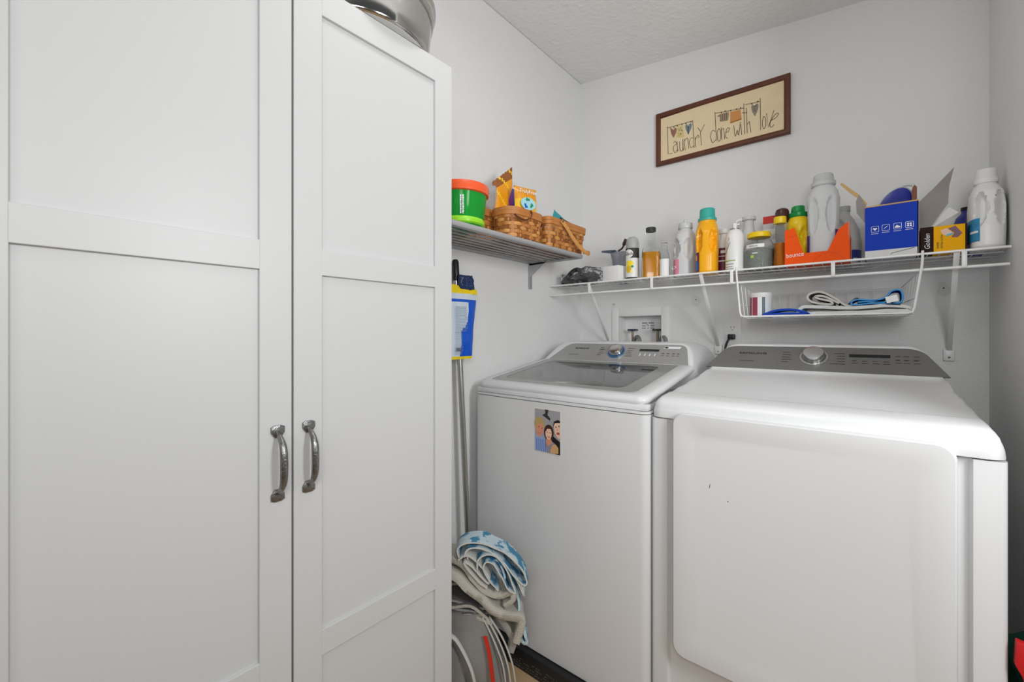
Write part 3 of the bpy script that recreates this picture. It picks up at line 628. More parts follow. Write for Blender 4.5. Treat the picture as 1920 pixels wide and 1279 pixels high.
# pack of mop cloths hung over the pole
m_pb = [M('pack_blue', S('1757c9'), 0.3), M('pack_white', S('cfdbe8'), 0.3), M('pack_yellow', S('f0d21a'), 0.3), M('pack_dark', S('22355e'), 0.35)]
pk = thing('refill_pack', 'blue and yellow pack of mop refills hanging from the mop pole', 'pack', (-1.15, 1.07, 1.04))
b = NB(); NX, NZ = 20, 26; x0 = -1.147
def packp(u, v, sd):
    wl = 1.015+0.005*v; yr = 1.122+0.010*math.sin(v*3.0)+0.030*max(0, v-0.45)*1.6; y = wl+(yr-wl)*u
    bul = math.sin(math.pi*min(1, max(0, u)))**0.6*math.sin(math.pi*min(max(v, 0), 1))**0.4
    return Vector((x0+0.010*sd*bul+0.004*noise.noise(Vector((u*4, v*7, 1))), y, 1.045+0.272*v-0.012*u*(v > 0.9)))
G = [[[b.verts.new(packp(i/NX, j/NZ, sd)) for i in range(NX+1)] for j in range(NZ+1)] for sd in (1, -1)]
def pmat(u, v):
    if v > 0.88 or v < 0.025: return 2
    if v > 0.82: return 1
    lim = 0.38 if v < 0.38 else (0.38+(v-0.38)*2.4 if v < 0.5 else 0.67)
    return 1 if u < lim and v < 0.78 else 0
for k in range(2):
    for j in range(NZ):
        for i in range(NX):
            q = [G[k][j][i], G[k][j][i+1], G[k][j+1][i+1], G[k][j+1][i]]; f = b.faces.new(q if k == 0 else q[::-1]); f.material_index = pmat((i+.5)/NX, (j+.5)/NZ)
bmesh.ops.remove_doubles(b, verts=b.verts, dist=0.0006)
fin(b, m_pb, 'pack_body', pk, ang=80)
b = NB()
for r in range(34):
    y = 1.030; zz = 1.235-r*0.0052
    while y < 1.030+(0.052 if r < 18 else 0.03):
        w = 0.003+0.006*random.random(); xq = x0+0.0138; b.faces.new([b.verts.new((xq, y, zz)), b.verts.new((xq, y+w, zz)), b.verts.new((xq, y+w, zz+0.0016)), b.verts.new((xq, y, zz+0.0016))]); y += w+0.0015
fin(b, M('pale_blue_grey_print', S('8fa2b8'), 0.5), 'fine_print', pk, smooth=False)
b = NB()
for r in range(7):
    xq = x0+0.0145; y = 1.032+r*0.0035; b.faces.new([b.verts.new((xq, y, 1.075)), b.verts.new((xq, y+0.0018, 1.075)), b.verts.new((xq, y+0.0018, 1.088)), b.verts.new((xq, y, 1.088))])
fin(b, m_print, 'barcode', pk, smooth=False)
b = NB()
for i, (y, r_) in enumerate(((1.075, 0.018), (1.10, 0.014), (1.12, 0.016))):
    pillow(b, (x0+0.0, y, 1.300), 0.035, 0.055, 0.02, (0, 1, 0.1*i), (0, 0.25*(i-1), 1), mi=0, seed=i)
fin(b, m_pb[3], 'mop_cloth', pk, ang=70)

# ---------------- wire shelf on the back wall ----------------
ZS = 1.371; YF = 1.718
ws = thing('wire_shelf', 'long white wire shelf on the back wall above the washer and dryer', 'shelf', (-0.46, 2.015, 1.35))
b = NB()
x = XL+0.018
while x < XR-0.006: tube(b, [(x, YF, ZS+0.002), (x, YB-0.004, ZS+0.002)], 0.0013, 6); x += 0.0254
for y in (1.80, 1.885, 1.96, 2.013): tube(b, [(XL+0.004, y, ZS-0.002), (XR-0.004, y, ZS-0.002)], 0.0022, 8)
fin(b, m_wire, 'wire_deck', ws)
b = NB(); tube(b, [(XL+0.003, YF, ZS), (XR-0.004, YF, ZS)], 0.0036, 10); fin(b, m_wire, 'front_rail', ws)
b = NB(); tube(b, [(XL+0.003, YF+0.002, ZS-0.046), (XR-0.006, YF+0.002, ZS-0.046)], 0.0042, 12); fin(b, m_wire, 'hanging_rail', ws)
for x in (-0.987, -0.694, -0.392, -0.094, 0.198):
    b = NB(); box(b, x-0.0055, x+0.0055, YF-0.005, YF+0.001, ZS-0.048, ZS+0.002, 0.0015); fin(b, m_wire, 'rail_tie', ws)
for (xa, xb) in ((-0.995, -1.035), (-0.503, -0.513), (0.184, 0.197)):
    b = NB(); a, c = V((xa, YF+0.004, ZS-0.004)), V((xb, YB-0.012, 1.085)); ux = (c-a).normalized()
    t = NB(); L = (c-a).length; box(t, 0, L, -0.0065, 0.0065, -0.003, 0.003, 0.0012); merge(b, t, 0, frame(a, ux, (1, 0, 0)))
    k = fin(b, m_wire, 'bracket', ws)
    b = NB(); box(b, xb-0.014, xb+0.014, YB-0.012, YB, 1.048, 1.088, 0.003); fin(b, m_plastic, 'wall_clip', k)
    b = NB(); t = NB(); lathe(t, [(0.0032, 0), (0.001, 0.0012)], (0, 0, 0), 10); merge(b, t, 0, frame((xb, YB-0.012, 1.060), (1, 0, 0), (0, 0, 1))); fin(b, m_pew, 'screw', k)

# ---------------- hanging basket under the shelf ----------------
hb = thing('hanging_basket', 'white wire basket hung under the wire shelf, open at the front', 'basket', (-0.13, 1.84, 1.197))
b = NB(); zb_ = 1.200; ax0, ax1 = -0.361, 0.094; fx0, fx1 = -0.374, 0.113
tube(b, smooth_pts([(fx0-0.001, 1.7125, 1.380), (fx0-0.001, 1.7105, 1.365)], 2)+[V((fx0, 1.712, 1.34)), V((ax0-0.003, 1.715, 1.215))]+smooth_pts([(ax0+0.001, 1.716, 1.203), (ax0+0.012, 1.716, zb_)], 3)+[V((ax1-0.012, 1.716, zb_))]+smooth_pts([(ax1-0.001, 1.716, 1.203), (ax1+0.003, 1.715, 1.215)], 3)+[V((fx1, 1.712, 1.34)), V((fx1+0.001, 1.7105, 1.365)), V((fx1+0.001, 1.7125, 1.380))], 0.0033, 10)
fin(b, m_wire, 'front_frame', hb)
b = NB(); bx_0, bx_1 = -0.345, 0.078; YBk = 1.950
tube(b, [(fx0+0.001, 1.715, 1.325), (bx_0, YBk, 1.295), (bx_1, YBk, 1.295), (fx1-0.001, 1.715, 1.325)], 0.0018, 8)
tube(b, [(ax0, 1.716, zb_), (bx_0+0.008, YBk, 1.190), (bx_1-0.008, YBk, 1.190), (ax1, 1.716, zb_)], 0.0018, 8)
for i in range(1, 12): x = ax0+(ax1-ax0)*i/12; xb_ = bx_0+(bx_1-bx_0)*i/12; tube(b, [(x, 1.716, zb_-0.001), (xb_, YBk, 1.1895), (xb_, YBk+0.001, 1.295)], 0.0013, 6)
for z_, x_ in ((1.243, 0), ): tube(b, [(ax0-0.004, 1.716, z_), (bx_0+0.002, YBk, z_-0.004), (bx_1-0.002, YBk, z_-0.004), (ax1+0.004, 1.716, z_)], 0.0013, 6)
for i in range(1, 6):
    y = 1.716+(YBk-1.716)*i/6; t_ = i/6
    for s, (a0, a1) in ((0, (ax0+(bx_0+0.008-ax0)*t_, fx0+(bx_0-fx0)*t_)), (1, (ax1+(bx_1-0.008-ax1)*t_, fx1+(bx_1-fx1)*t_))): tube(b, [(a0, y, zb_-0.01*t_), (a1, y, 1.325-0.03*t_)], 0.0013, 6)
for y in (1.775, 1.835, 1.895): tube(b, [(ax0+0.002, y, zb_-0.01*(y-1.716)/0.234-0.002), (ax1-0.002, y, zb_-0.01*(y-1.716)/0.234-0.002)], 0.0013, 6)
fin(b, m_wire, 'wire_grid', hb)
def bzz(y): return 1.2015-0.01*(y-1.716)/0.234
# rolls and cloths in it
ct = thing('label_tub', 'small white round tub with a maroon and patterned label, left in the hanging basket', 'tub', (-0.312, 1.80, bzz(1.80)))
c = (-0.312, 1.80, bzz(1.80)); b = NB(); lathe(b, [(0.032, 0), (0.035, 0.003), (0.0365, 0.078), (0.0375, 0.082), (0.0375, 0.090), (0.035, 0.091), (0.0, 0.091)], c, 40); cb = fin(b, m_plastic, 'body', ct)
b = NB(); band(b, c, 0.0368, 0.006, 0.074, 205, 262, 0); band(b, c, 0.0368, 0.006, 0.074, 262, 284, 1); band(b, c, 0.0368, 0.006, 0.074, 284, 300, 2)
band(b, c, 0.0371, 0.0, 0.076, 228, 233, 1); fin(b, [M('maroon_print', S('9d4258'), 0.4), M('white_label', (0.8, 0.8, 0.8), 0.4), M('patterned_print', S('50606a'), 0.4, var=0.9, bscale=200)], 'label', ct)
m_cl = {'blue': M('blue_microfibre', S('2f6fc4'), 0.95, bump=0.6, bscale=400), 'royal': M('royal_binding', S('1a3fb0'), 0.9), 'grey': M('grey_cloth', S('9d9a95'), 0.95, bump=0.6, bscale=300), 'white': M('white_cloth', S('dadbd9'), 0.95, bump=0.6, bscale=300), 'teal': M('teal_cloth', S('4f93a8'), 0.95, bump=0.5, bscale=300), 'sky': M('sky_blue_cloth', S('4d9ad6'), 0.95, bump=0.5, bscale=300), 'beige': M('beige_cloth', S('b9b4a9'), 0.95, bump=0.8, bscale=260), 'cream': M('cream_hem', S('c9c8c0'), 0.9, bump=0.3, bscale=300), 'dgrey': M('dark_grey_cloth', S('63625f'), 0.9, bump=0.4, bscale=200), 'print': None}
def two_tone(name, c1, c2, scale, lo=0.45, hi=0.52):
    m = M(name, c1, 0.9, bump=0.3, bscale=300); nt = m.node_tree; n = nt.nodes.new('ShaderNodeTexNoise'); n.inputs['Scale'].default_value = scale; n.inputs['Detail'].default_value = 3
    tc = nt.nodes.new('ShaderNodeTexCoord'); r = nt.nodes.new('ShaderNodeValToRGB'); r.color_ramp.elements[0].position = lo; r.color_ramp.elements[1].position = hi
    r.color_ramp.elements[0].color = (*c2, 1); r.color_ramp.elements[1].color = (*c1, 1)
    nt.links.new(tc.outputs['Object'], n.inputs['Vector']); nt.links.new(n.outputs['Fac'], r.inputs['Fac']); nt.links.new(r.outputs['Color'], nt.nodes['Principled BSDF'].inputs['Base Color']); return m
m_cl['print'] = two_tone('blue_print_cloth', S('b4c6cd'), S('3f7f9f'), 28)
def cloth(name, label, path, o, w, th, mats, yaw=0, noise_amp=0.0015, seed=0, cat='cloth', tilt=0, par=None, **k):
    b = NB(); mx = Matrix.Translation(o) @ Matrix.Rotation(math.radians(yaw), 4, 'Z') @ Matrix.Rotation(math.radians(tilt), 4, 'X')
    sheet(b, path, 0, w, th, mx, noise_amp, seed, 0, 1 if len(mats) > 1 else 0, **k)
    ob = fin(b, mats, name, par, ang=75)
    if par is None: tag(ob, label, cat)
    return ob
zz = bzz(1.74)
cloth('cleaning_cloth', 'bright blue cloth lying flat beside the small tub in the hanging basket', [(0.0, 0.005), (0.03, 0.018), (0.07, 0.022), (0.11, 0.016), (0.135, 0.005), (0.11, 0.006), (0.05, 0.008), (0.01, 0.005)], (-0.296, 1.735, zz), 0.10, 0.008, [m_cl['sky'], m_cl['royal']], noise_amp=0.001)
cloth('cleaning_cloth', 'white cloth spread along the middle of the hanging basket under the grey one', [(-0.03, 0.010), (-0.01, 0.032), (0.04, 0.030), (0.11, 0.024), (0.17, 0.026), (0.24, 0.024), (0.25, 0.012), (0.18, 0.010), (0.08, 0.009), (-0.01, 0.009)], (-0.165, 1.745, bzz(1.8)), 0.14, 0.013, [m_cl['white']], noise_amp=0.002, seed=4)
cloth('cleaning_cloth', 'grey cloth rolled in loops in the middle of the hanging basket', [(0.13, 0.004), (0.09, 0.004), (0.06, 0.028), (0.02, 0.052), (-0.012, 0.046), (-0.01, 0.026), (0.015, 0.014), (0.05, 0.010), (0.045, 0.020), (0.015, 0.030), (0.008, 0.038), (0.03, 0.036), (0.07, 0.012)], (-0.150, 1.755, bzz(1.8)+0.028), 0.10, 0.0085, [m_cl['grey'], m_cl['cream']], noise_amp=0.0012, seed=8)
cloth('cleaning_cloth', 'dark grey cloth corner sticking up behind the grey roll', [(0.0, 0.0), (0.02, 0.03), (0.045, 0.055), (0.052, 0.05), (0.05, 0.02), (0.055, 0.0)], (-0.085, 1.855, bzz(1.87)+0.008), 0.05, 0.004, [m_cl['dgrey']], seed=2)
cloth('cleaning_cloth', 'blue cloth folded in loops with a white care tag, right end of the hanging basket', [(0.08, 0.005), (0.02, 0.012), (-0.03, 0.010), (-0.036, 0.019), (-0.02, 0.026), (0.02, 0.022), (0.045, 0.030), (0.06, 0.048), (0.078, 0.050), (0.084, 0.036), (0.082, 0.014), (0.066, 0.012), (0.058, 0.028), (0.04, 0.014), (0.0, 0.018), (-0.02, 0.018)], (-0.012, 1.745, bzz(1.8)+0.024), 0.10, 0.0055, [m_cl['blue'], m_cl['sky']], noise_amp=0.0008, seed=11)
b = NB(); t = NB(); box(t, -0.014, 0.014, -0.010, 0.010, -0.0004, 0.0004); merge(b, t, 0, frame((0.048, 1.739, bzz(1.8)+0.047), (1, 0, 0.25), (-0.25, 0.2, 1)))
fin(b, M('care_tag_white', (0.8, 0.8, 0.8), 0.6), 'care_tag', bpy.data.objects[[o.name for o in COL.objects if o.name.startswith('cleaning_cloth')][-1]])
cloth('cleaning_cloth', 'teal cloth folded flat behind the blue one in the hanging basket', [(0.0, 0.0), (0.04, 0.035), (0.09, 0.050), (0.105, 0.052), (0.10, 0.03), (0.09, 0.0)], (-0.045, 1.865, bzz(1.88)+0.010), 0.06, 0.006, [m_cl['teal']], seed=6)
# ---------------- things on the wire shelf ----------------
Z0 = 1.3744
m_clear = M('clear_plastic', (0.93, 0.94, 0.94), 0.04, trans=1.0, ior=1.12)
m_glass = M('clear_glass', (0.95, 0.96, 0.95), 0.02, trans=1.0, ior=1.2)
m_milky = M('milky_plastic', (0.78, 0.79, 0.80), 0.3, trans=0.25, ior=1.2)
m_amber = M('amber_liquid', (0.80, 0.33, 0.015), 0.1, trans=0.35, ior=1.33)
m_orange_l = M('orange_liquid', (0.92, 0.30, 0.03), 0.08, trans=0.6, ior=1.33)
m_yb = M('yellow_bottle', S('f3ad10'), 0.28); m_tealc = M('teal_cap', S('35a89c'), 0.35); m_lemon = M('lemon_plastic', S('edc915'), 0.3); m_grn = M('green_cap', S('0a8a3f'), 0.3)
m_pink = M('pink_label', S('e08aa0'), 0.4); m_grey_p = M('grey_plastic', S('a9aaaa'), 0.4); m_wht = m_plastic
def hollow(prof, t=0.0016):
    """outer profile (r, z) -> closed shell profile"""
    inn = [(max(0.0005, r-t), z if i else z+t) for i, (r, z) in enumerate(prof)]
    return prof+list(reversed(inn))
# black things in clear bag
pb = thing('plastic_bag', 'crumpled clear plastic bag of black cable things at the left end of the wire shelf', 'bag', (-1.09, 1.81, Z0))
def blob(bm, c, r, seed, amp=0.3, sub=3, mi=0, sc=5):
    t = NB(); bmesh.ops.create_icosphere(t, subdivisions=sub, radius=1)
    for v in t.verts:
        n = noise.noise(v.co*sc*0.35+V((seed, seed*2, 0)))+0.5*abs(noise.noise(v.co*sc*0.9+V((seed, 3, 1)))); q = v.co*(1+amp*n)
        v.co = V((c[0]+q.x*r[0], c[1]+q.y*r[1], max(c[2]-r[2]*0.9, c[2]+q.z*r[2])))
    merge(bm, t, mi)
b = NB(); blob(b, (-1.055, 1.80, Z0+0.030), (0.060, 0.055, 0.032), 4, 0.35); blob(b, (-1.135, 1.80, Z0+0.020), (0.045, 0.04, 0.022), 9, 0.4)
tube(b, smooth_pts([(-1.165, 1.77, Z0+0.006), (-1.14, 1.76, Z0+0.03), (-1.11, 1.77, Z0+0.065), (-1.09, 1.79, Z0+0.075), (-1.08, 1.80, Z0+0.05)], 6), 0.011, 10)
fin(b, M('black_rubber', (0.015, 0.013, 0.013), 0.5, bump=0.5, bscale=60), 'black_contents', pb, ang=80)
b = NB(); blob(b, (-1.04, 1.80, Z0+0.036), (0.074, 0.066, 0.040), 14, 0.45, 4, sc=9); blob(b, (-1.13, 1.795, Z0+0.026), (0.055, 0.05, 0.029), 21, 0.5, 4, sc=9)
fin(b, M('clear_film', (0.92, 0.93, 0.95), 0.12, trans=0.93, ior=1.15, bump=0.6, bscale=60), 'clear_film_bag', pb, ang=40)
# white small box, measuring scoop, funnel-like cup
b = NB(); t = NB(); box(t, -0.048, 0.036, -0.03, 0.03, 0, 0.068, 0.001); merge(b, t, 0, Matrix.Translation((-0.885, 1.775, Z0)) @ Matrix.Rotation(math.radians(-8), 4, 'Z')); tag(fin(b, m_wht, 'small_carton'), 'small plain white carton in front of the grey measuring cup', 'box')
sc_ = thing('measuring_cup', 'grey translucent measuring cup with a wide pouring lip, behind the small white carton', 'cup', (-0.905, 1.86, Z0))
m_cup = M('smoky_plastic', (0.50, 0.52, 0.58), 0.1, trans=0.6, ior=1.2)
b = NB(); lathe(b, hollow([(0.030, 0), (0.036, 0.004), (0.044, 0.09), (0.050, 0.125), (0.054, 0.142)], 0.0025), (-0.895, 1.862, Z0), 36, cap=False); fin(b, m_cup, 'cup_body', sc_)
b = NB(); t = NB(); L = []
for k in range(13):
    u = k/12; w = 0.038*(1-u**1.5)+0.003; L.append([V((-0.095*u, w, 0.0)), V((-0.095*u, w*0.5, -0.014*(1-u*0.4))), V((-0.095*u, -w*0.5, -0.014*(1-u*0.4))), V((-0.095*u, -w, 0)), V((-0.095*u, -w*0.45, -0.010*(1-u*0.4))), V((-0.095*u, w*0.45, -0.010*(1-u*0.4)))])
rings(t, L); merge(b, t, 0, Matrix.Translation((-0.900, 1.848, Z0+0.150)) @ Matrix.Rotation(math.radians(8), 4, 'Y')); fin(b, M('slate_plastic', (0.22, 0.26, 0.36), 0.15, trans=0.3), 'pouring_lip', sc_)
b = NB(); tube(b, smooth_pts([(-0.905, 1.84, Z0+0.150), (-0.882, 1.838, Z0+0.162), (-0.870, 1.836, Z0+0.185), (-0.862, 1.836, Z0+0.200)], 5), [0.004]*8+[0.008]*8, 10); fin(b, M('dark_brown_plastic', (0.05, 0.03, 0.025), 0.4), 'handle', sc_)
# air freshener can
af = thing('spray_can', 'air freshener can with a black and lemon label and grey domed cap', 'can', (-0.809, 1.785, Z0)); c = (-0.809, 1.785, Z0)
b = NB(); lathe(b, [(0.026, 0), (0.029, 0.003), (0.029, 0.135), (0.027, 0.142)], c, 40); fin(b, m_wht, 'body', af)
b = NB(); lathe(b, [(0.0275, 0.141), (0.0285, 0.146), (0.028, 0.165), (0.024, 0.182), (0.015, 0.191), (0.004, 0.193)], c, 40); fin(b, m_grey_p, 'cap', af)
b = NB(); band(b, c, 0.0292, 0.096, 0.140, 270, 370, 0); band(b, c, 0.0292, 0.125, 0.140, 180, 270, 0)
band(b, c, 0.0292, 0.005, 0.012, 200, 340, 0)
cyl_l = NB()
for cx_, cz_, rx_, rz_, mi in ((0.0, 0.072, 0.018, 0.013, 2), (-0.006, 0.047, 0.014, 0.016, 3), (0.012, 0.058, 0.006, 0.005, 4), (-0.006, 0.115, 0.022, 0.019, 1), (0.010, 0.036, 0.008, 0.007, 5)): disc(cyl_l, c[0]+cx_, c[2]+cz_, rx_, rz_, c[1]-0.0297-0.0001*mi, mi)
cyl_map(cyl_l, c, 0.0290); merge(b, cyl_l)
lb = fin(b, [m_print, M('label_white', (0.8, 0.8, 0.78), 0.4), M('lemon_print', S('f0dc3c'), 0.4), M('lemon_print_dark', S('e3b92a'), 0.4), m_grn, M('pale_yellow_print', S('f6ec9a'), 0.4)], 'label', af)
def curved_text(s, size, c, r, z, mat, name, parent, a=0, shear=0, sx=1.0, rotz=0):
    o = text(s, size, frame((c[0], c[1]-r, c[2]+z), (1, 0, 0), (0, 0, 1)), mat, name, parent, extrude=0.0002, sx=sx, align='CENTER', shear=shear)
    off = wloc(parent)
    for v in o.data.vertices:
        p = v.co+off; aa = (p.x-c[0])/r+math.radians(a); d = r+(c[1]-r-p.y); v.co = V((c[0]+d*math.sin(aa), c[1]-d*math.cos(aa), p.z))-off
    return o
curved_text('Glade', 0.021, c, 0.0303, 0.108, m_print, 'logo', af, a=-12, shear=0.3)
# square glass bottle with amber liquid
gb = thing('glass_bottle', 'tall clear glass bottle half full of amber liquid with a dark cap', 'bottle', (-0.727, 1.79, Z0)); c = (-0.727, 1.79, Z0)
pr = [(0, 0.035, 0.035, 4), (0.004, 0.038, 0.038, 5), (0.118, 0.038, 0.038, 5), (0.135, 0.034, 0.034, 3.5), (0.158, 0.024, 0.024, 2.5), (0.175, 0.0195, 0.0195, 2), (0.205, 0.019, 0.019, 2)]
b = NB(); bottle(b, c, pr+[(0.205, 0.0165, 0.0165, 2), (0.175, 0.0175, 0.0175, 2), (0.158, 0.022, 0.022, 2.5), (0.135, 0.032, 0.032, 3.5), (0.118, 0.036, 0.036, 5), (0.005, 0.036, 0.036, 5)], 48, 25); fin(b, m_glass, 'glass_body', gb)
b = NB(); bottle(b, c, [(0.0055, 0.0355, 0.0355, 5), (0.112, 0.0355, 0.0355, 5)], 48, 25); fin(b, m_amber, 'liquid', gb)
b = NB(); lathe(b, [(0.021, 0.203), (0.0215, 0.218), (0.020, 0.221), (0.0, 0.221)], c, 32); fin(b, M('dark_green_cap', (0.03, 0.035, 0.03), 0.35), 'cap', gb)
# small clear bottle with white label
sb_ = thing('small_bottle', 'small clear bottle with a plain white label beside the amber glass bottle', 'bottle', (-0.668, 1.79, Z0)); c = (-0.668, 1.79, Z0)
b = NB(); lathe(b, hollow([(0.018, 0), (0.020, 0.003), (0.020, 0.09), (0.016, 0.105), (0.013, 0.112), (0.013, 0.13)]), c, 32, cap=False); fin(b, m_clear, 'body', sb_)
b = NB(); lathe(b, [(0.0145, 0.128), (0.0145, 0.148), (0.0, 0.149)], c, 24); fin(b, m_clear, 'cap', sb_)
b = NB(); band(b, c, 0.0206, 0.006, 0.078, 190, 350, 0); fin(b, M('label_white2', (0.8, 0.8, 0.8), 0.5), 'label', sb_)
b = NB(); c = (-0.640, 1.86, Z0); lathe(b, [(0.012, 0), (0.014, 0.002), (0.014, 0.12), (0.010, 0.13), (0.010, 0.15), (0, 0.151)], c, 24, mif=lambda i, j: 1 if (i == 2 and 16 <= j <= 20) else 0)
tag(fin(b, [m_grey_p, m_blue], 'slim_bottle'), 'slim grey bottle with a blue stripe, behind the small clear bottle', 'bottle')
# translucent jug with pink label
pj = thing('detergent_bottle', 'milky translucent bottle with a pink label and white cap', 'bottle', (-0.598, 1.84, Z0)); c = (-0.598, 1.84, Z0)
b = NB(); bottle(b, c, [(0, 0.036, 0.05, 2.6), (0.006, 0.041, 0.055, 2.8), (0.08, 0.041, 0.055, 2.8), (0.155, 0.040, 0.052, 2.6), (0.185, 0.034, 0.040, 2.4), (0.198, 0.026, 0.026, 2), (0.205, 0.024, 0.024, 2)], dimples=((235, 0.115, 30, 0.045, 0.010), (305, 0.115, 30, 0.045, 0.010))); fin(b, m_milky, 'body', pj, ang=60)
b = NB(); lathe(b, [(0.027, 0.203), (0.029, 0.206), (0.028, 0.225), (0.026, 0.228), (0.008, 0.229), (0.006, 0.245), (0, 0.246)], c, 36); fin(b, M('milky_cap', (0.70, 0.71, 0.72), 0.3, trans=0.2), 'cap', pj, ang=60)
b = NB(); P_ = rrect(-0.062, -0.028, 0.018, 0.072, 0.010); ob = b.faces.new([b.verts.new((c[0]+p[0]-0.002, c[1]-0.044, c[2]+p[1])) for p in P_])
t = NB(); band(t, c, 0.0415, 0.012, 0.072, 190, 264, 0, ry=0.0560, sq=2.8); b.free(); fin(t, [m_pink], 'label', pj)
text('E.X', 0.018, frame((c[0]-0.039, c[1]-0.0500, c[2]+0.030), (0.85, -0.30, 0.15), (-0.1, 0, 1)), m_wf, 'label_lettering', pj, extrude=0.0006)
# yellow bottle, teal cap
yb_ = thing('detergent_bottle', 'golden yellow bottle with a teal cap standing alone at the shelf front', 'bottle', (-0.500, 1.80, Z0)); c = (-0.500, 1.80, Z0)
b = NB(); bottle(b, c, [(0, 0.034, 0.055, 2.6), (0.006, 0.039, 0.060, 2.8), (0.07, 0.040, 0.060, 2.8), (0.10, 0.041, 0.058, 2.8), (0.165, 0.042, 0.052, 2.6), (0.190, 0.037, 0.040, 2.3), (0.203, 0.033, 0.033, 2), (0.213, 0.032, 0.032, 2)], seg=72, yaw=10, dimples=((238, 0.128, 22, 0.046, 0.014), (302, 0.128, 22, 0.046, 0.014))); fin(b, m_yb, 'body', yb_, ang=60)
b = NB(); lathe(b, [(0.034, 0.212), (0.0345, 0.222), (0.029, 0.225), (0.0275, 0.258), (0.025, 0.261), (0, 0.261)], c, 48); fin(b, m_tealc, 'cap', yb_)
b = NB(); t = NB(); band(t, c, 0.041, 0.006, 0.082, 170, 242, 0, ry=0.062, sq=2.8, yaw=10, n=12)
band(t, c, 0.0413, 0.012, 0.045, 205, 238, 1, ry=0.0623, sq=2.8, yaw=10, n=6); band(t, c, 0.0413, 0.050, 0.072, 190, 228, 2, ry=0.0623, sq=2.8, yaw=10, n=6); b.free(); fin(t, [M('plum_print', S('6a2456'), 0.4), m_blue, m_or], 'label', yb_)
# maroon label bottle behind
mb = thing('spray_bottle', 'white bottle with a maroon label half hidden behind the yellow one', 'bottle', (-0.462, 1.885, Z0)); c = (-0.462, 1.885, Z0)
b = NB(); lathe(b, [(0.027, 0), (0.030, 0.003), (0.030, 0.11), (0.022, 0.135), (0.013, 0.15), (0.013, 0.17), (0.018, 0.172), (0.018, 0.19), (0, 0.191)], c, 32); fin(b, m_wht, 'body', mb)
b = NB(); band(b, c, 0.0304, 0.006, 0.11, 180, 360, 0); band(b, c, 0.0307, 0.055, 0.060, 200, 340, 1); band(b, c, 0.0307, 0.075, 0.078, 200, 340, 1); band(b, c, 0.0307, 0.088, 0.1, 265, 300, 1); fin(b, [M('maroon_label', S('6a1f33'), 0.4), m_wf], 'label', mb)
# white spray can with leafy lettering
sp = thing('spray_can', 'plain white spray can with grey plant drawing and green band', 'can', (-0.398, 1.79, Z0)); c = (-0.398, 1.79, Z0)
b = NB(); lathe(b, [(0.029, 0), (0.0325, 0.003), (0.0325, 0.122), (0.030, 0.140), (0.022, 0.156), (0.016, 0.161), (0.013, 0.163)], c, 40); fin(b, m_wht, 'body', sp)
b = NB(); lathe(b, [(0.0165, 0.1605), (0.0165, 0.164), (0.010, 0.1645), (0.0, 0.1645)], c, 24); fin(b, m_pew, 'valve_ring', sp)
b = NB(); lathe(b, [(0.008, 0.1645), (0.008, 0.180), (0.006, 0.186), (0, 0.187)], c, 20); box(b, c[0], c[0]+0.017, c[1]-0.004, c[1]+0.004, c[2]+0.176, c[2]+0.183, 0.002); fin(b, m_wht, 'nozzle', sp)
b = NB(); band(b, c, 0.0328, 0.038, 0.042, 205, 285, 0); band(b, c, 0.0328, 0.016, 0.018, 215, 270, 1); band(b, c, 0.0328, 0.026, 0.0285, 215, 275, 1); band(b, c, 0.0328, 0.008, 0.010, 215, 275, 1)
for i in range(9):
    a = math.radians(212+i*4); z_ = 0.055+0.008*i*(1 if i % 2 else 0.6); P_ = [(c[0]+0.033*math.cos(a+d), c[1]+0.033*math.sin(a+d), c[2]+z_+e) for d, e in ((0, 0), (0.10, 0.010), (0.12, 0.022), (0.03, 0.012))]; f = b.faces.new([b.verts.new(p) for p in P_]); f.material_index = 1
fin(b, [M('leaf_green', S('8fb35a'), 0.5), M('print_grey', S('6f7a74'), 0.5)], 'label', sp)
s2 = thing('spray_bottle', 'tall white bottle with an upturned nozzle behind the white spray can', 'bottle', (-0.400, 1.925, Z0)); c = (-0.375, 1.915, Z0)
b = NB(); lathe(b, [(0.030, 0), (0.033, 0.003), (0.033, 0.12), (0.024, 0.17), (0.018, 0.19), (0.018, 0.215), (0.025, 0.218), (0.025, 0.231), (0, 0.233)], c, 32); fin(b, m_milky, 'body', s2)
b = NB(); tube(b, [(c[0], c[1], c[2]+0.225), (c[0]-0.035, c[1]-0.01, c[2]+0.222), (c[0]-0.045, c[1]-0.012, c[2]+0.214)], 0.007, 10); fin(b, m_wht, 'nozzle', s2)
# jar with yellow lid
jr = thing('plastic_jar', 'wide clear jar with a yellow lid and white name label', 'jar', (-0.318, 1.795, Z0)); c = (-0.318, 1.795, Z0)
prj = [(0.044, 0), (0.0485, 0.004), (0.0485, 0.082), (0.046, 0.094), (0.036, 0.112), (0.034, 0.116), (0.034, 0.124)]
b = NB(); lathe(b, hollow(prj, 0.002), c, 48, cap=False); fin(b, m_clear, 'body', jr)
b = NB(); lathe(b, [(0.044, 0.003), (0.0455, 0.006), (0.0455, 0.072), (0, 0.074)], c, 32); fin(b, M('grey_granules', S('8f918c'), 0.7, bump=0.7, bscale=250, var=0.25), 'contents', jr)
b = NB(); lathe(b, [(0.037, 0.118), (0.0385, 0.119), (0.0385, 0.134), (0.036, 0.137), (0, 0.138)], c, 48); fin(b, m_lemon, 'lid', jr)
b = NB(); band(b, c, 0.0489, 0.077, 0.090, 225, 300, 0); band(b, c, 0.0489, 0.055, 0.059, 255, 275, 0); band(b, c, 0.0489, 0.040, 0.050, 248, 260, 1); fin(b, [M('label_white3', (0.8, 0.8, 0.8), 0.5), M('lime_dot', S('a8d84a'), 0.5)], 'label', jr)
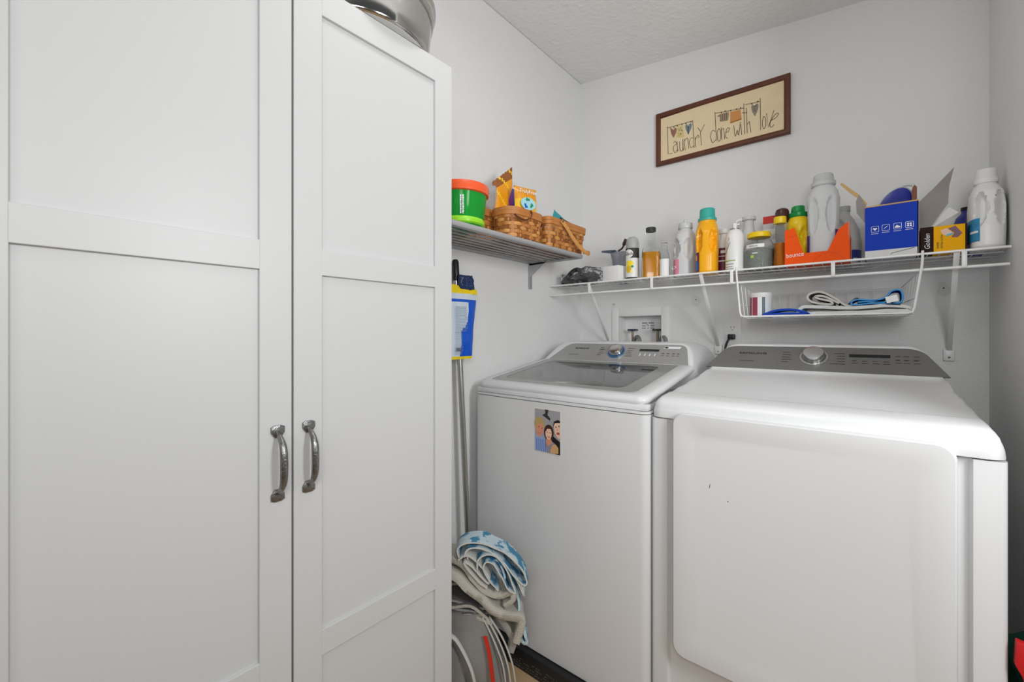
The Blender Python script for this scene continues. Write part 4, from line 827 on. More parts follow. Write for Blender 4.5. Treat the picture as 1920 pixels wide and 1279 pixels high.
curved_text('FOCUS', 0.009, c, 0.0494, 0.080, m_print, 'handwriting', jr, a=-12)
# bottle of orange liquid
ol = thing('clear_bottle', 'slim waisted clear bottle of orange liquid with a yellow cap', 'bottle', (-0.250, 1.785, Z0)); c = (-0.250, 1.785, Z0)
pro = [(0.020, 0), (0.0225, 0.003), (0.0205, 0.045), (0.0185, 0.075), (0.020, 0.11), (0.021, 0.13), (0.0185, 0.145), (0.016, 0.155), (0.016, 0.165)]
b = NB(); lathe(b, hollow(pro, 0.0013), c, 36, cap=False); fin(b, m_clear, 'body', ol)
b = NB(); lathe(b, [(0.019, 0.003), (0.0208, 0.005), (0.019, 0.045), (0.0172, 0.075), (0.0178, 0.088), (0, 0.089)], c, 32); fin(b, m_orange_l, 'liquid', ol)
b = NB(); lathe(b, [(0.0185, 0.158), (0.0195, 0.160), (0.0195, 0.180), (0.018, 0.182), (0, 0.183)], c, 32); fin(b, m_lemon, 'cap', ol)
bc = thing('brown_bottle', 'bottle with a domed dark brown cap standing behind the orange liquid', 'bottle', (-0.252, 1.845, Z0)); c = (-0.252, 1.846, Z0)
b = NB(); lathe(b, [(0.020, 0), (0.023, 0.003), (0.023, 0.16), (0.018, 0.175)], c, 28); fin(b, m_grey_p, 'body', bc)
b = NB(); lathe(b, [(0.021, 0.172), (0.0225, 0.18), (0.0225, 0.212), (0.019, 0.222), (0.010, 0.227), (0, 0.228)], c, 32); fin(b, M('dark_brown_cap', (0.06, 0.018, 0.012), 0.3), 'cap', bc)
rw = thing('striped_carton', 'red and white striped carton behind the clear bottle of orange liquid', 'carton', (-0.30, 1.91, Z0))
b = NB()
for i in range(9): box(b, -0.322, -0.272, 1.895, 1.935, Z0+i*0.021, Z0+(i+1)*0.021, 0, 0 if i % 2 else 1)
box(b, -0.322, -0.272, 1.895, 1.935, Z0+0.189, Z0+0.218, 0, 2); bmesh.ops.remove_doubles(b, verts=b.verts, dist=1e-5); fin(b, [m_wf, M('soft_grey_card', S('c9c9cc'), 0.5), M('red_card', S('c93020'), 0.45)], 'body', rw, smooth=False)
# yellow bottle, green cap behind the orange box
yg = thing('detergent_bottle', 'lemon yellow bottle with a green cap standing in the orange tray', 'bottle', (-0.203, 1.85, Z0)); c = (-0.203, 1.85, Z0)
b = NB(); bottle(b, c, [(0.002, 0.030, 0.032, 2.6), (0.006, 0.033, 0.035, 2.8), (0.12, 0.033, 0.035, 2.8), (0.160, 0.035, 0.036, 2.4), (0.175, 0.031, 0.031, 2), (0.185, 0.027, 0.027, 2)], dimples=((250, 0.11, 26, 0.035, 0.008), (305, 0.11, 26, 0.035, 0.008))); fin(b, m_lemon, 'body', yg, ang=60)
b = NB(); lathe(b, [(0.028, 0.184), (0.030, 0.187), (0.030, 0.200), (0.022, 0.204), (0.0205, 0.222), (0.019, 0.225), (0, 0.225)], c, 40); fin(b, m_grn, 'cap', yg)
# orange cardboard tray
m_oc = M('orange_card', S('f2560a'), 0.65, spec=0.25)
bt = thing('dryer_sheet_box', 'bright orange open-front cardboard box with white lettering', 'box', (-0.14, 1.79, Z0))
b = NB(); bp = [(-0.231, Z0), (-0.230, 1.498), (-0.202, 1.504), (-0.176, 1.413), (-0.110, 1.414), (-0.082, 1.480), (-0.057, 1.502), (-0.052, Z0)]
prism(b, bp, 1.750, 1.7512); box(b, -0.231, -0.052, 1.7512, 1.872, Z0+0.0002, Z0+0.0015)
prism(b, [(1.7512, Z0), (1.872, Z0), (1.872, 1.47), (1.80, 1.46), (1.7512, 1.497)], -0.2312, -0.230, plane='YZ'); prism(b, [(1.7512, Z0), (1.872, Z0), (1.872, 1.47), (1.80, 1.46), (1.7512, 1.500)], -0.0535, -0.0523, plane='YZ'); box(b, -0.230, -0.0535, 1.8712, 1.8724, Z0, 1.46)
fin(b, m_oc, 'card_body', bt, smooth=False)
text('bounce', 0.0215, frame((-0.227, 1.7497, 1.402), (1, 0, 0.06), (0, 0, 1)), m_wf, 'logo', bt, sx=0.82)
b = NB(); decal(b, [(-0.155, 1.3765), (-0.127, 1.406), (-0.088, 1.406), (-0.062, 1.378), (-0.064, 1.3775), (-0.089, 1.405), (-0.126, 1.405), (-0.153, 1.3765)], 1.7498)
decal(b, [(-0.226, 1.473), (-0.195, 1.475), (-0.195, 1.4765), (-0.226, 1.4745)], 1.7498); fin(b, M('dark_orange_print', S('c63f0a'), 0.5), 'printed_line', bt, smooth=False)
# big translucent bottle standing in it
bb = thing('softener_bottle', 'large milky bottle with a ribbed cap standing inside the orange box', 'bottle', (-0.128, 1.815, Z0)); c = (-0.126, 1.812, Z0+0.0018)
b = NB(); bottle(b, c, [(0, 0.040, 0.045, 2.6), (0.006, 0.046, 0.050, 2.8), (0.09, 0.043, 0.050, 2.8), (0.16, 0.044, 0.050, 2.8), (0.225, 0.046, 0.045, 2.6), (0.250, 0.040, 0.038, 2.3), (0.262, 0.033, 0.033, 2), (0.270, 0.030, 0.030, 2)], seg=72, dimples=((242, 0.165, 20, 0.062, 0.010), (298, 0.165, 20, 0.062, 0.010))); fin(b, m_milky, 'body', bb, ang=60)
b = NB(); R_ = []
for z_, r_ in ((0.268, 0.033), (0.272, 0.0345), (0.283, 0.0345), (0.286, 0.029), (0.306, 0.0275), (0.309, 0.025)): R_.append([V((c[0]+r_*(1+0.02*(k % 2))*math.cos(2*math.pi*k/60), c[1]+r_*(1+0.02*(k % 2))*math.sin(2*math.pi*k/60), c[2]+z_)) for k in range(60)])
rings(b, R_); fin(b, M('milky_cap2', (0.72, 0.73, 0.74), 0.28, trans=0.25), 'cap', bb, ang=70)
b = NB(); band(b, c, 0.0465, 0.035, 0.098, 196, 226, 0, ry=0.0515, sq=2.8, n=8); band(b, c, 0.0465, 0.045, 0.110, 312, 345, 0, ry=0.0515, sq=2.8, n=8); band(b, c, 0.0469, 0.050, 0.068, 318, 338, 1, ry=0.0519, sq=2.8, n=8); fin(b, [M('violet_print', S('4a2a90'), 0.4), M('magenta_print', S('b04fb0'), 0.4)], 'label', bb)
# grey bottle behind
gy = thing('grey_jug', 'grey sloping-shouldered jug between the orange box and the blue box', 'jug', (-0.045, 1.90, Z0)); c = (-0.075, 1.925, Z0)
b = NB(); bottle(b, c, [(0, 0.046, 0.07, 2.6), (0.008, 0.052, 0.076, 2.8), (0.08, 0.051, 0.074, 2.6), (0.13, 0.043, 0.062, 2.4), (0.165, 0.030, 0.045, 2.2), (0.186, 0.018, 0.022, 2), (0.20, 0.017, 0.017, 2)], dimples=((250, 0.115, 30, 0.05, 0.010),)); fin(b, M('soft_grey_plastic', S('b4b5b5'), 0.4), 'body', gy, ang=60)
b = NB(); lathe(b, [(0.019, 0.198), (0.019, 0.216), (0, 0.218)], c, 24); fin(b, m_grey_p, 'cap', gy)
b = NB(); band(b, c, 0.0525, 0.010, 0.05, 290, 335, 0, ry=0.077, sq=2.8, n=10); band(b, c, 0.0529, 0.016, 0.022, 295, 330, 1, ry=0.0774, sq=2.8, n=10); fin(b, [M('navy_print', S('29357a'), 0.4), m_wf], 'label', gy)
# blue box
m_bc = M('blue_card', S('1c3fb4'), 0.7, spec=0.2, var=0.08, bscale=8); m_kraft = M('kraft_card', S('c9a468'), 0.8); m_wc = M('white_card', S('d6d6d4'), 0.6); m_gc = M('grey_card', S('8d8684'), 0.5, var=0.2, bscale=15)
bl_ = thing('appliance_box', 'open blue cardboard box with white icons and raised flaps', 'box', (0.046, 1.80, Z0))
b = NB(); x0, x1, y0, y1, zt = -0.015, 0.108, 1.750, 1.865, 1.536
def wallp(px, y_a, y_b, mi): prism(b, px, y_a, y_b, mi)
box(b, x0, x1, y0, y0+0.0015, 1.399, zt, 0, 0); box(b, x0, x1, y0, y0+0.0015, Z0, 1.399, 0, 1); box(b, x0, x1, y0+0.0002, y0+0.0040, zt-0.0005, zt+0.004, 0, 2)
box(b, x0, x0+0.0025, y0+0.0015, y1, Z0, zt, 0, 1); box(b, x1-0.0025, x1+0.0006, y0, y1, Z0, zt, 0, 1); box(b, x0, x1, y1-0.0025, y1, Z0, zt, 0, 1); box(b, x0, x1, y0, y1, Z0, Z0+0.0015, 0, 1)
fin(b, [m_bc, m_wc, m_kraft], 'carton_body', bl_, smooth=False)
def flap(poly, y0_, lean, thk, mats, name='flap'):
    """poly in (x, z); the flap leans back in y with height by 'lean' and bends"""
    b = NB(); prism(b, poly, 0, thk); bmesh.ops.subdivide_edges(b, edges=[e for e in b.edges if e.calc_length() > 0.03], cuts=3, use_grid_fill=True)
    zmin = min(p[1] for p in poly)
    for v in b.verts: v.co.y += y0_+lean*(v.co.z-zmin)
    for f in b.faces: f.material_index = 1 if abs(f.normal.y) < 0.5 else 0
    fin(b, mats, name, bl_, smooth=False)
flap([(0.108, 1.536), (0.145, 1.578), (0.187, 1.631), (0.176, 1.575), (0.173, 1.522), (0.138, 1.462), (0.113, 1.440), (0.108, 1.47)], 1.768, 0.18, 0.002, [m_gc, m_wc])
flap([(0.115, 1.438), (0.134, 1.452), (0.168, 1.505), (0.176, 1.510), (0.195, 1.492), (0.150, 1.462), (0.125, 1.440)], 1.775, 0.12, 0.002, [m_wc, m_wc])
flap([(-0.015, 1.536), (-0.036, 1.580), (-0.055, 1.602), (-0.079, 1.634), (-0.074, 1.638), (-0.048, 1.608), (-0.030, 1.588), (-0.010, 1.555)], 1.768, 0.10, 0.003, [m_kraft, m_kraft])
flap([(-0.015, 1.492), (-0.036, 1.528), (-0.038, 1.566), (-0.030, 1.588), (-0.013, 1.550)], 1.766, 0.05, 0.002, [m_gc, m_wc])
b = NB()
def rframe(cx, cz, w, h, t_, y, mi=0):
    o = rrect(cx-w/2, cx+w/2, cz-h/2, cz+h/2, 0.003, 3); i_ = rrect(cx-w/2+t_, cx+w/2-t_, cz-h/2+t_, cz+h/2-t_, 0.0022, 3); n = len(o)
    ov = [b.verts.new((p[0], y, p[1])) for p in o]; iv = [b.verts.new((p[0], y, p[1])) for p in i_]
    for k in range(n): f = b.faces.new([ov[k], ov[(k+1) % n], iv[(k+1) % n], iv[k]]); f.material_index = mi
yy = 1.7497; IC = [(0.009, 1.4655), (0.0345, 1.467), (0.0615, 1.4675), (0.088, 1.468)]
for cx, cz in IC:
    rframe(cx, cz, 0.0185, 0.019, 0.0009, yy)
    for k in range(6): decal(b, [(cx-0.009+k*0.003, cz-0.0150), (cx-0.0068+k*0.003, cz-0.0150), (cx-0.0068+k*0.003, cz-0.0133), (cx-0.009+k*0.003, cz-0.0133)], yy)
cx, cz = IC[0]; decal(b, [(cx-0.0055, cz+0.002), (cx-0.003, cz+0.0045), (cx, cz+0.0025), (cx+0.003, cz+0.0045), (cx+0.0055, cz+0.002), (cx, cz-0.005)], yy)
cx, cz = IC[1]; decal(b, [(cx-0.0055, cz-0.004), (cx-0.001, cz-0.001), (cx+0.006, cz+0.005), (cx+0.002, cz+0.0035), (cx-0.003, cz-0.0005)], yy)
cx, cz = IC[2]; decal(b, [(cx-0.006, cz-0.005), (cx+0.006, cz-0.005), (cx+0.006, cz-0.001), (cx+0.001, cz+0.0015), (cx-0.002, cz+0.004), (cx-0.004, cz+0.001), (cx-0.006, cz-0.001)], yy)
cx, cz = IC[3]
for dx in (-0.003, 0.003):
    for dz in (-0.003, 0.003): decal(b, ell(cx+dx, cz+dz, 0.0026, 0.0026, 12), yy)
fin(b, m_wf, 'printed_icons', bl_, smooth=False)
b = NB(); tube(b, [(0.046, 1.7495, 1.382), (0.047, 1.7495, 1.386), (0.099, 1.7495, 1.3975)], 0.0006, 6); fin(b, m_print, 'tuck_slot', bl_)
# steam iron inside the blue box
ir = thing('steam_iron', 'blue and grey iron poking out of the blue box', 'iron', (0.06, 1.82, Z0+0.002))
m_navy = M('navy_plastic', S('1d2c8f'), 0.25)
def dome(bm, grow, ya, yb, mi=0):
    P = smooth_pts([(0.012, 0, 1.545), (0.035, 0, 1.582), (0.062, 0, 1.600), (0.084, 0, 1.598), (0.098, 0, 1.578), (0.100, 0, 1.545)], 6); pts = [(p[0], p[2]) for p in P]
    cx, cz = 0.06, 1.53; pts = [(cx+(p[0]-cx)*grow, cz+(p[1]-cz)*grow) for p in pts]; prism(bm, pts+[(0.095, 1.40), (0.020, 1.40)], ya, yb, mi, bev=0.003)
b = NB(); dome(b, 0.90, 1.795, 1.835); fin(b, m_navy, 'body', ir)
b = NB(); dome(b, 1.0, 1.812, 1.832); fin(b, m_grey_p, 'soleplate_rim', ir)
b = NB(); tube(b, smooth_pts([(0.070, 1.842, 1.595), (0.074, 1.842, 1.609), (0.088, 1.842, 1.612), (0.102, 1.842, 1.606), (0.104, 1.842, 1.59)], 5), 0.005, 10); fin(b, m_milky, 'handle', ir)
b = NB(); prism(b, [(0.094, 1.50), (0.106, 1.50), (0.106, 1.585), (0.100, 1.592), (0.095, 1.58)], 1.778, 1.79); tag(fin(b, M('rust_card', S('7c4a35'), 0.6), 'paper_insert', smooth=False), 'small brown card standing in the blue box beside the iron', 'card')
# yellow and brown carton
yc = thing('lint_box', 'small yellow and dark brown carton beside the blue box', 'box', (0.16, 1.78, Z0))
b = NB(); box(b, 0.1125, 0.1405, 1.758, 1.815, Z0, 1.4545, 0, 0); box(b, 0.1405, 0.2045, 1.758, 1.815, Z0, 1.4535, 0, 1); box(b, 0.2045, 0.2085, 1.758, 1.815, Z0, 1.453, 0, 0); box(b, 0.1126, 0.2084, 1.7582, 1.8148, Z0+0.0001, Z0+0.003, 0, 2)
fin(b, [M('brown_card', S('2a1814'), 0.7, spec=0.2), M('yellow_card', S('efae0a'), 0.7, spec=0.2), M('tan_card', S('b98a50'), 0.6)], 'carton_body', yc, smooth=False)
text('Golden', 0.017, frame((0.1325, 1.7577, Z0+0.014), (0, 0, 1), (-1, 0, 0)), m_lprint, 'script_lettering', yc, sx=0.92, shear=0.25)
text('PAPER', 0.0068, frame((0.1515, 1.7577, Z0+0.014), (0, 0, 1), (-1, 0, 0)), m_print, 'lettering', yc)
text('EXTRA ULTRA', 0.0062, frame((0.1595, 1.7577, Z0+0.014), (0, 0, 1), (-1, 0, 0)), m_print, 'lettering', yc)
b = NB(); y_ = 1.7577
decal(b, [(0.170, 1.444), (0.185, 1.450), (0.199, 1.427), (0.190, 1.416), (0.177, 1.418), (0.183, 1.430)], y_, 0); decal(b, [(0.155, 1.441), (0.167, 1.446), (0.181, 1.429), (0.167, 1.424), (0.158, 1.430)], y_-0.0001, 1); decal(b, [(0.166, 1.421), (0.180, 1.426), (0.181, 1.431), (0.168, 1.428)], y_-0.0002, 2)
fin(b, [M('violet_brown_print', S('6a3a4a'), 0.4), M('pinkish_print', S('d9b8a8'), 0.4), M('cyan_print', S('3aa0c8'), 0.4)], 'printed_picture', yc, smooth=False)
# dark blue bottle behind and white jug
db = thing('blue_bottle', 'dark blue bottle with a white cap half hidden behind the white jug', 'bottle', (0.222, 1.90, Z0)); c = (0.226, 1.90, Z0)
b = NB(); bottle(b, c, [(0, 0.030, 0.035, 2.6), (0.006, 0.034, 0.04, 2.8), (0.09, 0.034, 0.04, 2.6), (0.12, 0.026, 0.030, 2.2), (0.135, 0.014, 0.014, 2), (0.145, 0.013, 0.013, 2)]); fin(b, m_navy, 'body', db, ang=60)
b = NB(); lathe(b, [(0.015, 0.143), (0.015, 0.152), (0, 0.153)], c, 24); fin(b, m_black, 'collar', db)
b = NB(); lathe(b, [(0.013, 0.152), (0.013, 0.166), (0, 0.167)], c, 24); fin(b, m_wht, 'cap', db)
b = NB(); band(b, c, 0.0345, 0.03, 0.09, 230, 320, 0, ry=0.0405, sq=2.8); fin(b, [M('sky_label', S('4f8fd0'), 0.4)], 'label', db)
wj = thing('white_jug', 'large white detergent jug with a ribbed cap at the right end of the shelf', 'jug', (0.245, 1.80, Z0)); c = (0.2495, 1.795, Z0)
b = NB(); bottle(b, c, [(0, 0.028, 0.055, 2.8), (0.006, 0.034, 0.062, 3), (0.06, 0.0355, 0.062, 3), (0.12, 0.0355, 0.060, 3), (0.160, 0.033, 0.052, 2.6), (0.178, 0.026, 0.032, 2.2), (0.186, 0.022, 0.024, 2), (0.192, 0.021, 0.021, 2)], seg=72, dimples=((245, 0.112, 22, 0.048, 0.014), (300, 0.112, 22, 0.048, 0.014))); fin(b, m_wht, 'body', wj, ang=60)
b = NB(); R_ = []
for z_, r_ in ((0.190, 0.0235), (0.193, 0.0245), (0.205, 0.0240), (0.207, 0.0215), (0.228, 0.0205), (0.231, 0.0185)): R_.append([V((c[0]+r_*(1+0.03*(k % 2))*math.cos(2*math.pi*k/64), c[1]+r_*(1+0.03*(k % 2))*math.sin(2*math.pi*k/64), c[2]+z_)) for k in range(64)])
rings(b, R_); fin(b, m_wht, 'cap', wj, ang=70)
b = NB(); band(b, c, 0.0362, 0.022, 0.085, 165, 246, 0, ry=0.0632, sq=3, n=12); band(b, c, 0.0366, 0.045, 0.051, 200, 240, 1, ry=0.0637, sq=3, n=8); fin(b, [M('aqua_label', S('2f87b5'), 0.35, var=0.4, bscale=60), m_wf], 'label', wj)

# ---------------- water outlet box ----------------
wb = thing('outlet_box', 'white recessed washer outlet box in the wall behind the washing machine', 'outlet box', (-0.878, YB, 1.045))
b = NB(); fx = (-1.024, -0.732, 1.010, 1.2665)
for x0, x1, z0, z1 in ((fx[0], bx0+0.002, fx[2], fx[3]), (bx1-0.002, fx[1], fx[2], fx[3]), (bx0+0.002, bx1-0.002, bz1-0.002, fx[3]), (bx0+0.002, bx1-0.002, fx[2], bz0+0.002)): box(b, x0, x1, YB-0.006, YB+0.002, z0, z1, 0.0015)
fin(b, m_plastic, 'frame', wb)
b = NB()
for x0, x1, y0, y1, z0, z1 in ((bx0, bx0+0.002, YB, YB+0.085, bz0, bz1), (bx1-0.002, bx1, YB, YB+0.085, bz0, bz1), (bx0, bx1, YB, YB+0.085, bz1-0.002, bz1), (bx0, bx1, YB, YB+0.085, bz0, bz0+0.002), (bx0, bx1, YB+0.083, YB+0.085, bz0, bz1)): box(b, x0, x1, y0, y1, z0, z1)
fin(b, m_plastic, 'recess', wb, smooth=False)
m_vh = M('navy_valve_handle', (0.012, 0.02, 0.06), 0.35); m_brass = M('dull_brass', (0.25, 0.2, 0.12), 0.4, 0.8)
for x, mm in ((-0.930, m_vh), (-0.800, m_black)):
    b = NB(); y = YB+0.035; lathe(b, [(0.012, 0), (0.012, 0.03), (0.008, 0.034), (0.008, 0.05), (0.005, 0.052), (0.005, 0.108)], (x, y, bz0+0.0025), 20); v = fin(b, m_brass, 'valve', wb)
    b = NB(); R_ = [[V((x+r*(1+0.14*math.cos(6*a))*math.cos(a), y+r*(1+0.14*math.cos(6*a))*math.sin(a), 1.152+z_)) for a in [2*math.pi*k/60 for k in range(60)]] for z_, r in ((0, 0.020), (0.002, 0.0245), (0.008, 0.0245), (0.010, 0.020))]; rings(b, R_); fin(b, mm, 'valve_handle', v)
    b = NB(); tube(b, smooth_pts([(x+0.010, y-0.005, bz0+0.022), (x+0.020, y-0.015, bz0+0.066), (x+0.042, y-0.035, bz0+0.078), (x+0.064, y-0.062, bz0+0.055), (x+0.072, y-0.080, bz0-0.03), (x+0.072, y-0.082, bz0-0.3)], 6), 0.009, 12)
    tag(fin(b, M('braided_hose', (0.30, 0.30, 0.30), 0.4, 0.6, bump=0.6, bscale=500), 'water_hose'), 'grey braided hose on the %s valve of the outlet box' % ('left' if x < -0.9 else 'right'), 'hose')
b = NB(); y_ = YB+0.0825; decal(b, rrect(-0.905, -0.835, 1.155, 1.200, 0.003, 3), y_, 0)
for (x, z, w, h) in ((-0.900, 1.190, 0.026, 0.005), (-0.866, 1.190, 0.028, 0.005), (-0.900, 1.176, 0.018, 0.004), (-0.872, 1.176, 0.008, 0.004), (-0.856, 1.176, 0.018, 0.004), (-0.900, 1.164, 0.018, 0.004), (-0.872, 1.164, 0.006, 0.004), (-0.856, 1.164, 0.018, 0.004), (-0.878, 1.184, 0.012, 0.003)):
    k_ = 0.0
    while k_ < w: decal(b, [(x+k_, z), (x+k_+0.003, z), (x+k_+0.003, z+h), (x+k_, z+h)], y_-0.0003, 1); k_ += 0.004
fin(b, [m_plastic, m_print], 'printed_sticker', wb, smooth=False)
# duplex outlet and plug
du = thing('wall_outlet', 'white duplex power outlet on the back wall above the dryer', 'outlet', (-0.457, YB, 1.09))
b = NB(); box(b, -0.490, -0.424, YB-0.005, YB, 1.087, 1.202, 0.002); fin(b, m_plastic, 'plate', du)
b = NB(); box(b, -0.474, -0.440, YB-0.0065, YB-0.004, 1.112, 1.180, 0.001); fin(b, m_plastic, 'receptacle_face', du)
b = NB()
for z in (1.166, 1.131):
    box(b, -0.4645, -0.4625, YB-0.0068, YB-0.006, z-0.004, z+0.004); box(b, -0.4515, -0.4495, YB-0.0068, YB-0.006, z-0.0035, z+0.0035); box(b, -0.459, -0.4555, YB-0.0068, YB-0.006, z-0.013, z-0.0095)
fin(b, m_print, 'slots', du, smooth=False)
pg = thing('power_plug', 'black power plug in the lower socket with its cord dropping behind the dryer', 'plug', (-0.458, YB-0.02, 1.12))
b = NB(); box(b, -0.472, -0.444, YB-0.030, YB-0.0068, 1.114, 1.136, 0.004); fin(b, m_black, 'plug_body', pg)
b = NB(); tube(b, smooth_pts([(-0.466, YB-0.022, 1.120), (-0.472, YB-0.024, 1.105), (-0.480, YB-0.024, 1.080), (-0.484, YB-0.024, 1.02), (-0.485, YB-0.024, 0.8)], 5), 0.0045, 10); fin(b, m_black, 'cord', pg)

# ---------------- framed sign ----------------
sg = thing('framed_sign', 'framed cream sign reading Laundry done with love on the back wall', 'sign', (-0.515, YB, 1.94))
m_fr = M('brown_wood', S('5e3320'), 0.42, var=0.35, bscale=35)
fo = [(-0.790, 1.9405), (-0.2455, 1.9375), (-0.2455, 2.1775), (-0.790, 2.1905)]; w = 0.0225
def lerp2(a, b_, t): return (a[0]+(b_[0]-a[0])*t, a[1]+(b_[1]-a[1])*t)
fi = [(fo[0][0]+w, fo[0][1]+w*0.95), (fo[1][0]-w, fo[1][1]+w), (fo[2][0]-w, fo[2][1]-w*0.95), (fo[3][0]+w, fo[3][1]-w)]
b = NB(); yF, yB_ = YB-0.018, YB-0.0005; L = []
def q(P, y): return [V((p[0], y, p[1])) for p in P]
def ins(t): return [lerp2(fo[i], fi[i], t) for i in range(4)]
rings(b, [q(fo, yB_), q(fo, yF+0.003), q(ins(0.12), yF), q(ins(0.6), yF), q(ins(0.85), yF+0.002), q(fi, yF+0.006), q(fi, yB_)], False, closed=True); fin(b, m_fr, 'frame', sg, smooth=False)
b = NB(); box(b, fo[0][0]+0.018, fo[1][0]-0.018, YB-0.011, YB-0.002, 1.957, 2.164); fin(b, M('cream_board', S('e6d2ac'), 0.6, var=0.05, bscale=12), 'board', sg, smooth=False)
yT = YB-0.0115
STROKES=[[(-0.7360,2.1181),(-0.7323,1.9862),(-0.7119,1.9844)],[(-0.6918,2.0249),(-0.7009,2.0386),(-0.7075,2.0313)],[(-0.6907,2.0209),(-0.7046,2.0175),(-0.7082,2.0001),(-0.6991,1.9827),(-0.6900,1.9950)],[(-0.6907,2.0338),(-0.6882,1.9852)],[(-0.6842,1.9933),(-0.6813,1.9889)],[(-0.6791,2.0304),(-0.6773,1.9951),(-0.6701,1.9821),(-0.6637,1.9949),(-0.6648,2.0354),(-0.6619,1.9835)],[(-0.6594,2.0374),(-0.6541,1.9831)],[(-0.6559,2.0255),(-0.6477,2.0358),(-0.6417,2.0286),(-0.6382,1.9859)],[(-0.6208,2.1088),(-0.6139,1.9827)],[(-0.6190,2.0291),(-0.6312,2.0291),(-0.6347,2.0084),(-0.6277,1.9866),(-0.6156,1.9921)],[(-0.6104,2.0301),(-0.6070,1.9843)],[(-0.6087,2.0188),(-0.5984,2.0354),(-0.5933,2.0250),(-0.5984,2.0229)],[(-0.5984,2.0694),(-0.5865,2.0479)],[(-0.5696,2.0745),(-0.5865,2.0443),(-0.5831,1.9846)],[(-0.5258,2.1146),(-0.5202,1.9858)],[(-0.5245,2.0288),(-0.5365,2.0378),(-0.5441,2.0138),(-0.5365,1.9836),(-0.5219,1.9932)],[(-0.5106,2.0384),(-0.5170,2.0196),(-0.5122,1.9834),(-0.5025,1.9910),(-0.5041,2.0260),(-0.5106,2.0384)],[(-0.5009,2.0389),(-0.4977,1.9844)],[(-0.4993,2.0280),(-0.4904,2.0338),(-0.4866,1.9845)],[(-0.4819,2.0123),(-0.4725,2.0128),(-0.4678,2.0251),(-0.4756,2.0292),(-0.4819,2.0123),(-0.4819,1.9917),(-0.4740,1.9842)],[(-0.4507,2.0316),(-0.4445,1.9839),(-0.4369,2.0087),(-0.4323,1.9853),(-0.4247,2.0385)],[(-0.4232,2.0280),(-0.4202,1.9834)],[(-0.4121,2.1131),(-0.4091,1.9833)],[(-0.4187,2.0752),(-0.3992,2.0703)],[(-0.4022,2.0913),(-0.3992,1.9837)],[(-0.3992,2.0203),(-0.3912,2.0311),(-0.3853,1.9828)],[(-0.4067,2.1062),(-0.3539,2.1010)],[(-0.3516,2.1149),(-0.3496,1.9816)],[(-0.3396,2.0340),(-0.3438,2.0060),(-0.3381,1.9830),(-0.3311,1.9987),(-0.3339,2.0288),(-0.3396,2.0340)],[(-0.3282,2.0432),(-0.3226,1.9846),(-0.3017,2.0472)],[(-0.3142,2.0095),(-0.2975,2.0137),(-0.2865,2.0277),(-0.2934,2.0316),(-0.3058,2.0196),(-0.3170,1.9942),(-0.3114,1.9811),(-0.3017,1.9893)],[(-0.7360,2.1106),(-0.6208,2.1070)],[(-0.5258,2.1093),(-0.4121,2.0940)]]
b = NB()
for s_ in STROKES:
    P = smooth_pts([(p[0], yT, p[1]) for p in s_], 4) if len(s_) > 3 else [V((p[0], yT, p[1])) for p in s_]
    tube(b, P, 0.00105 if len(s_) > 1 else 0.001, 6, flat=1.0)
fin(b, M('sepia_ink', S('3b2c22'), 0.7), 'lettering', sg)
P_heart_red = [(-0.7211, 2.0937), (-0.7176, 2.1003), (-0.7123, 2.0995), (-0.7073, 2.0902), (-0.702, 2.0997), (-0.6962, 2.0995), (-0.6918, 2.091), (-0.6947, 2.077), (-0.7064, 2.0551), (-0.7167, 2.0752)]
P_sq = [(-0.6882, 2.103), (-0.6648, 2.1011), (-0.6594, 2.0447), (-0.6936, 2.0531)]
P_heart_blue = [(-0.6541, 2.0923), (-0.6505, 2.0993), (-0.6451, 2.0985), (-0.64, 2.0887), (-0.6346, 2.0988), (-0.6287, 2.0987), (-0.6243, 2.0896), (-0.6272, 2.0748), (-0.6391, 2.0513), (-0.6496, 2.0727)]
P_shirt = [(-0.517, 2.096), (-0.4961, 2.0994), (-0.4709, 2.0978), (-0.4693, 2.0853), (-0.4734, 2.061), (-0.5025, 2.0653), (-0.5057, 2.0888), (-0.5138, 2.0897)]
P_patch = [(-0.4646, 2.094), (-0.4247, 2.0923), (-0.4202, 2.0471), (-0.4646, 2.0445)]
P_heart_gray = [(-0.3844, 2.0885), (-0.3811, 2.0963), (-0.3761, 2.0956), (-0.3714, 2.085), (-0.3664, 2.0961), (-0.3609, 2.0962), (-0.3568, 2.0864), (-0.3595, 2.0701), (-0.3705, 2.0442), (-0.3802, 2.0672)]
b = NB(); y_ = YB-0.0118
for i, P in enumerate((P_heart_red, P_sq, P_heart_blue, P_shirt, P_patch, P_heart_gray)): decal(b, P, y_, i)
random.seed(3)
for P, n_ in ((P_sq, 14), (P_heart_gray, 12)):
    xs = [p[0] for p in P]; zs = [p[1] for p in P]
    for k in range(n_): decal(b, ell(min(xs)+(max(xs)-min(xs))*(0.2+0.6*random.random()), min(zs)+(max(zs)-min(zs))*(0.25+0.65*random.random()), 0.0016, 0.0018, 8), y_-0.0003, 6 if P is P_sq else 7)
for k in range(4): x = -0.505+k*0.0085; decal(b, [(x, 2.066), (x+0.0018, 2.066), (x+0.0018, 2.096), (x, 2.096)], y_-0.0003, 7)
decal(b, [(-0.4646, 2.0475), (-0.4205, 2.050), (-0.4203, 2.052), (-0.4646, 2.0495)], y_-0.0003, 6)
decal(b, [(-0.642, 2.052), (-0.638, 2.052), (-0.638, 2.090), (-0.642, 2.090)], y_-0.0003, 7)
